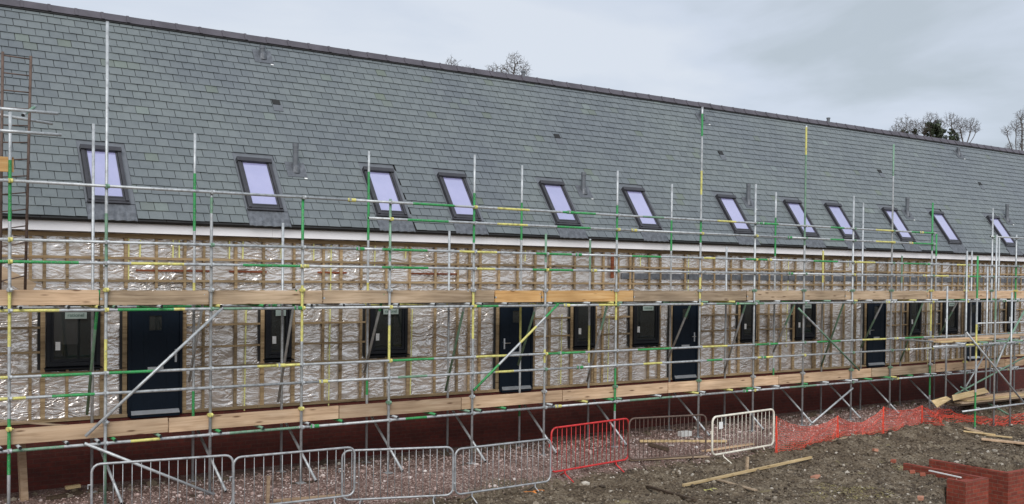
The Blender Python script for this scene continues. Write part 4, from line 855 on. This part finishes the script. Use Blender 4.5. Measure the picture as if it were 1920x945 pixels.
lay('plank', (123, 925), (150, 921), .09, .05, 'wpale', 'short yellowish offcut resting behind the brown one on the far left', group='loose timber on the gravel', lift=.06)
lay('plank', (512, 943), (640, 932), .04, .05, 'wpink', 'thin wooden edging strip between gravel and soil at the bottom', group='loose timber on the gravel')
lay('plank', (1560, 833), (1690, 805), .035, .03, 'wgrey', 'thin grey batten lying along the foot of the orange netting', group='loose timber on the gravel')
for a, b, lab in (((1400, 884), (1396, 855), 'short wooden peg driven into the soil below the white barrier'), ((501, 946), (505, 893), 'wooden peg standing in the gravel in front of the second barrier')):
    g = gz(*a); g.z -= .1; h = (a[1]-b[1])/(F*(math.cos(YAW)-math.sin(YAW)*(a[0]-960)/F)/g.y); loose('wooden_peg', g, g+Vector((.02, 0, h+.1)), .05, .05, 'wgrey' if a[0] > 900 else 'wpink', lab, 'peg')
pp = on(46, 935, 17.3); loose('timber_post', (pp.x, 17.3, -.1), (on(43, 850, 17.5).x-.03, 17.5, .93), .11, .1, 'wpink', 'brown timber post propped against the dark brick wall under the left platform', 'post')
bp = on(8, 525, 17.3); loose('grey_board', (on(-40, 505, 17.35).x, 17.35, 3.78), (on(62, 545, 17.35).x, 17.35, 3.35), .04, .2, 'wgrey', 'grey board leaning against the foil at the far left behind the ladder', 'board')
loose('grey_board', (on(-20, 775, 17.1).x, 17.0, 1.36), (on(125, 796, 17.1).x, 17.05, 1.18), .04, .03, 'wgrey', 'thin brown lath resting on the lower platform at the far left', 'board')
def abrick(px, py, rot, lab, half=False, m='brick'):
    g = gz(px, py); l = .1 if half else .215; mb = MB(); mb.box((-l/2, -.051, -.0325), (l/2, .051, .0325)); o = mb.build('brick', m, bevel=.005); o.location = g+Vector((0, 0, .028)); o.rotation_euler = (random.uniform(-.2, .2), random.uniform(-.15, .15), rot); tag(o, lab, 'brick', 'loose bricks on the soil')
M['loosebrick'] = simple('loose_brick', (.30, .085, .05), .8, var=.2); M['palebrick'] = simple('pale_brick', (.42, .20, .13), .8, var=.2)
abrick(1529, 897, .15, 'whole orange brick lying alone on the soil, right of the long pale timber', m='palebrick')
abrick(1710, 887, .8, 'broken red brick left of the white strip', True, 'loosebrick'); abrick(1730, 892, 2.2, 'smaller broken brick right beside the first broken one', True, 'loosebrick')
abrick(1675, 867, .4, 'red half brick near the far end of the footing leaf', True, 'loosebrick'); abrick(1641, 846, 1.2, 'half brick in the hollow below the netting', True, 'palebrick'); abrick(1726, 937, .5, 'pale half brick at the bottom edge left of the pier', True, 'palebrick')
abrick(1846, 934, .3, 'broken brick beside the footing', True, 'loosebrick') if False else None
g = gz(1284, 818); mb = MB(); mb.box((-.17, -.07, 0), (.17, .07, .12)); o = mb.build('concrete_block', 'blockw', bevel=.006); o.location = g+Vector((0, 0, .0)); o.rotation_euler = (0, .04, .1); tag(o, 'pale concrete block on the gravel behind the rusty barrier', 'block')
def ribbon(px, py, m, lab, L=.4, seed=1):
    g = gz(px, py); r = random.Random(seed); mb = MB(); pts = [g+Vector((L*(k/9-.5), .08*math.sin(k*1.3)+r.uniform(-.03, .03), .03+r.uniform(0, .035))) for k in range(10)]
    for a, b in zip(pts, pts[1:]): mb.bar(a, b, .03, .004)
    tag(mb.build('tape_scrap', m, loc=g), lab, 'tape')
ribbon(1001, 925, 'orange', 'crumpled scrap of orange tape on the soil below the red barrier'); ribbon(1332, 922, 'tape', 'crumpled scrap of yellow tape below the long pale timber', .25, 4)
# dry yellow straw on the soil
rnd = random.Random(11); mb = MB()
for cx, cy in ((1545, 915), (1585, 922), (1620, 918), (1660, 930), (1535, 930), (1610, 935)):
    c = gz(cx, cy)
    for k in range(70):
        x, y = c.x+rnd.gauss(0, .16), c.y+rnd.gauss(0, .10); z = H(x, y)+rnd.uniform(.005, .05); a = rnd.uniform(0, 6.3); l = rnd.uniform(.02, .06)
        mb.bar((x, y, z), (x+l*math.cos(a), y+l*math.sin(a), z+rnd.uniform(-.01, .025)), .004, .003)
M['straw'] = simple('straw', (.36, .31, .13), .8)
tag(mb.build('straw', 'straw'), 'yellow straw and dead grass scattered on the soil', 'straw', kind='stuff')

# ------------------------------------------------------------------ trees behind the roof
def tree(d, lobes, lab, seed, ivy=()):
    # lobes: (px, py, radius in photo pixels) of each clump of the crown at depth d; the branches grow towards points spread through the clumps
    rnd = random.Random(seed); cs = []
    for px, py, r in lobes:
        c = on(px, py, d); sc_ = F*(math.cos(YAW)-math.sin(YAW)*(px-CX)/F)/d; cs.append((c, r/sc_))
    bx = sum(c.x for c, _ in cs)/len(cs); base = Vector((bx, d, 0)); t = thing('bare_tree', lab, 'tree', tuple(base))
    low = min(c.z-r for c, r in cs); nodes = [base.copy()]; par = [-1]; kids = {}
    fork = max(3.0, low-2.2); z = 0
    while z < fork:
        z += .5; nodes.append(Vector((bx+.12*math.sin(z*.9+seed), d+.1*math.cos(z), z))); par.append(len(nodes)-2)
    stem_end = len(nodes)-1
    for c, r in cs:                                             # one limb into each clump
        a = stem_end - rnd.randint(0, 3); a = max(1, a); p0 = nodes[a]; tgt = c + Vector((0, 0, -r*.55)); n = max(4, int((tgt-p0).length/.45)); prev = a; bend = Vector((rnd.uniform(-.4, .4), rnd.uniform(-.4, .4), 0))
        for i in range(1, n+1):
            u = i/n; q = p0.lerp(tgt, u) + bend*math.sin(u*3.14) + Vector((rnd.uniform(-.06, .06), rnd.uniform(-.06, .06), 0)); q.z -= (1-u)*u*.6; nodes.append(q); par.append(prev); prev = len(nodes)-1
    at = []
    for c, r in cs:
        for _ in range(int(380+300*r)):
            v = Vector((rnd.gauss(0, 1), rnd.gauss(0, 1), rnd.gauss(0, 1))).normalized()*r*(rnd.random()**.42)*rnd.uniform(.85, 1.12); v.z *= .95; at.append(c+v)
    A = np.array([tuple(a) for a in at]); Nn = np.array([tuple(n) for n in nodes]); stp = .12; kill = .15
    for it in range(70):
        if len(A) == 0: break
        D = ((A[:, None, :]-Nn[None, stem_end-2 if stem_end > 2 else 0:, :])**2).sum(2); off = stem_end-2 if stem_end > 2 else 0
        idx = D.argmin(1); dm = np.sqrt(D[np.arange(len(A)), idx]); new = {}
        for k in range(len(A)):
            if dm[k] > 2.6: continue
            v = A[k]-Nn[idx[k]+off]; new.setdefault(idx[k]+off, []).append(v/(np.linalg.norm(v)+1e-6))
        if not new: break
        add = []
        for n_, vs in new.items():
            v = np.mean(vs, 0)+np.array([rnd.uniform(-.35, .35), rnd.uniform(-.35, .35), rnd.uniform(-.3, .35)]); v /= (np.linalg.norm(v)+1e-6); add.append(Nn[n_]+v*stp); par.append(int(n_))
        Nn = np.vstack([Nn, add]); D2 = ((A[:, None, :]-np.array(add)[None])**2).sum(2).min(1); A = A[D2 > kill**2]
    n = len(Nn); w = np.zeros(n); ch = [0]*n
    for i in range(n-1, 0, -1):
        if ch[i] == 0: w[i] = 1.
        w[par[i]] += w[i]; ch[par[i]] += 1
    rad = .0075*np.maximum(w, 1)**.43; tr, cr_ = MB(), MB()
    for i in range(1, n):
        p, q = Vector(Nn[par[i]]), Vector(Nn[i])
        if (q-p).length < 1e-4: continue
        r0, r1 = min(rad[par[i]], rad[i]*1.25), rad[i]; g = tr if i <= stem_end else cr_; g.tube([p, q], [r0, r1], 8 if w[i] > 60 else (5 if w[i] > 8 else 3), caps=False)
    for i in range(stem_end+1, n):                              # fine twigs
        if w[i] > 4 or rnd.random() < .25: continue
        p = Vector(Nn[i]); d0 = (p-Vector(Nn[par[i]])).normalized()
        for _ in range(2):
            v = (d0 + Vector((rnd.gauss(0, .7), rnd.gauss(0, .7), rnd.gauss(.1, .6)))).normalized(); l = rnd.uniform(.08, .24); m1 = p+v*l*.5; m2 = p+v*l+Vector((rnd.uniform(-.04, .04), 0, rnd.uniform(-.03, .05)))
            cr_.tube([p, m1, m2], [.006, .005, .003], 3, caps=False)
    tr.build('trunk', 'barrow', t, smooth=True); cr_.build('crown', 'barrow', t)
    if ivy:
        leaves = MB()
        for px, py, r, m_ in ivy:
            c = on(px, py, d); sc_ = F*(math.cos(YAW)-math.sin(YAW)*(px-CX)/F)/d; R_ = r/sc_
            cl = [(Vector((rnd.gauss(0, .45), rnd.gauss(0, .45), rnd.gauss(0, .55)))*R_, rnd.uniform(.25, .5)*R_) for _ in range(16)]
            for _ in range(m_):
                o_, rr = rnd.choice(cl); v = Vector((rnd.gauss(0, 1), rnd.gauss(0, 1), rnd.gauss(0, 1))).normalized()*rr*rnd.random()**.4; q = c+o_+v
                a = Vector((rnd.gauss(0, 1), rnd.gauss(0, 1), rnd.gauss(0, 1))).normalized(); b = a.cross(v+Vector((0, 0, .01))).normalized(); z_ = rnd.uniform(.035, .075); leaves.add([q-a*z_, q+b*z_*.8, q+a*z_, q-b*z_*.8], [(0, 1, 2, 3)])
        leaves.build('ivy', 'ivy', t)
tree(48, [(848, 121, 15), (838, 128, 10)], 'small bare tree top showing above the ridge, leftmost of all trees', 21)
tree(52, [(876, 130, 9), (870, 134, 9)], 'faint bare twigs between the leftmost tree top and the round crowned tree', 5)
tree(46, [(965, 122, 20), (952, 132, 16), (981, 132, 17), (966, 112, 15)], 'round crowned bare tree standing above the middle of the ridge', 33)
tree(47, [(926, 133, 15), (938, 136, 12), (915, 138, 9)], 'low bare tree top just left of the round crowned one', 44)
tree(50, [(1695, 236, 21), (1680, 248, 17), (1714, 238, 17), (1705, 252, 16)], 'bare oak left of the ivy covered tree at the right', 52, [(1697, 252, 6, 500), (1714, 252, 8, 800)])
tree(49, [(1745, 226, 17), (1732, 240, 15), (1760, 236, 14)], 'tree thick with dark ivy in the right hand group', 61, [(1750, 248, 17, 4200), (1742, 238, 10, 1500), (1760, 256, 13, 2500)])
tree(50, [(1783, 226, 16), (1802, 236, 18), (1822, 234, 15), (1795, 250, 15), (1830, 242, 9)], 'spreading bare oak right of the ivy covered tree', 77, [(1785, 262, 10, 1500), (1784, 248, 6, 500)])
tree(46, [(1914, 216, 11), (1905, 236, 12), (1888, 246, 11), (1930, 235, 25), (1950, 215, 30), (1918, 252, 12)], 'large bare tree reaching in from the right edge', 83)
tree(58, [(1893, 275, 9), (1915, 270, 12)], 'small distant bare tree low above the ridge near the right edge', 91)
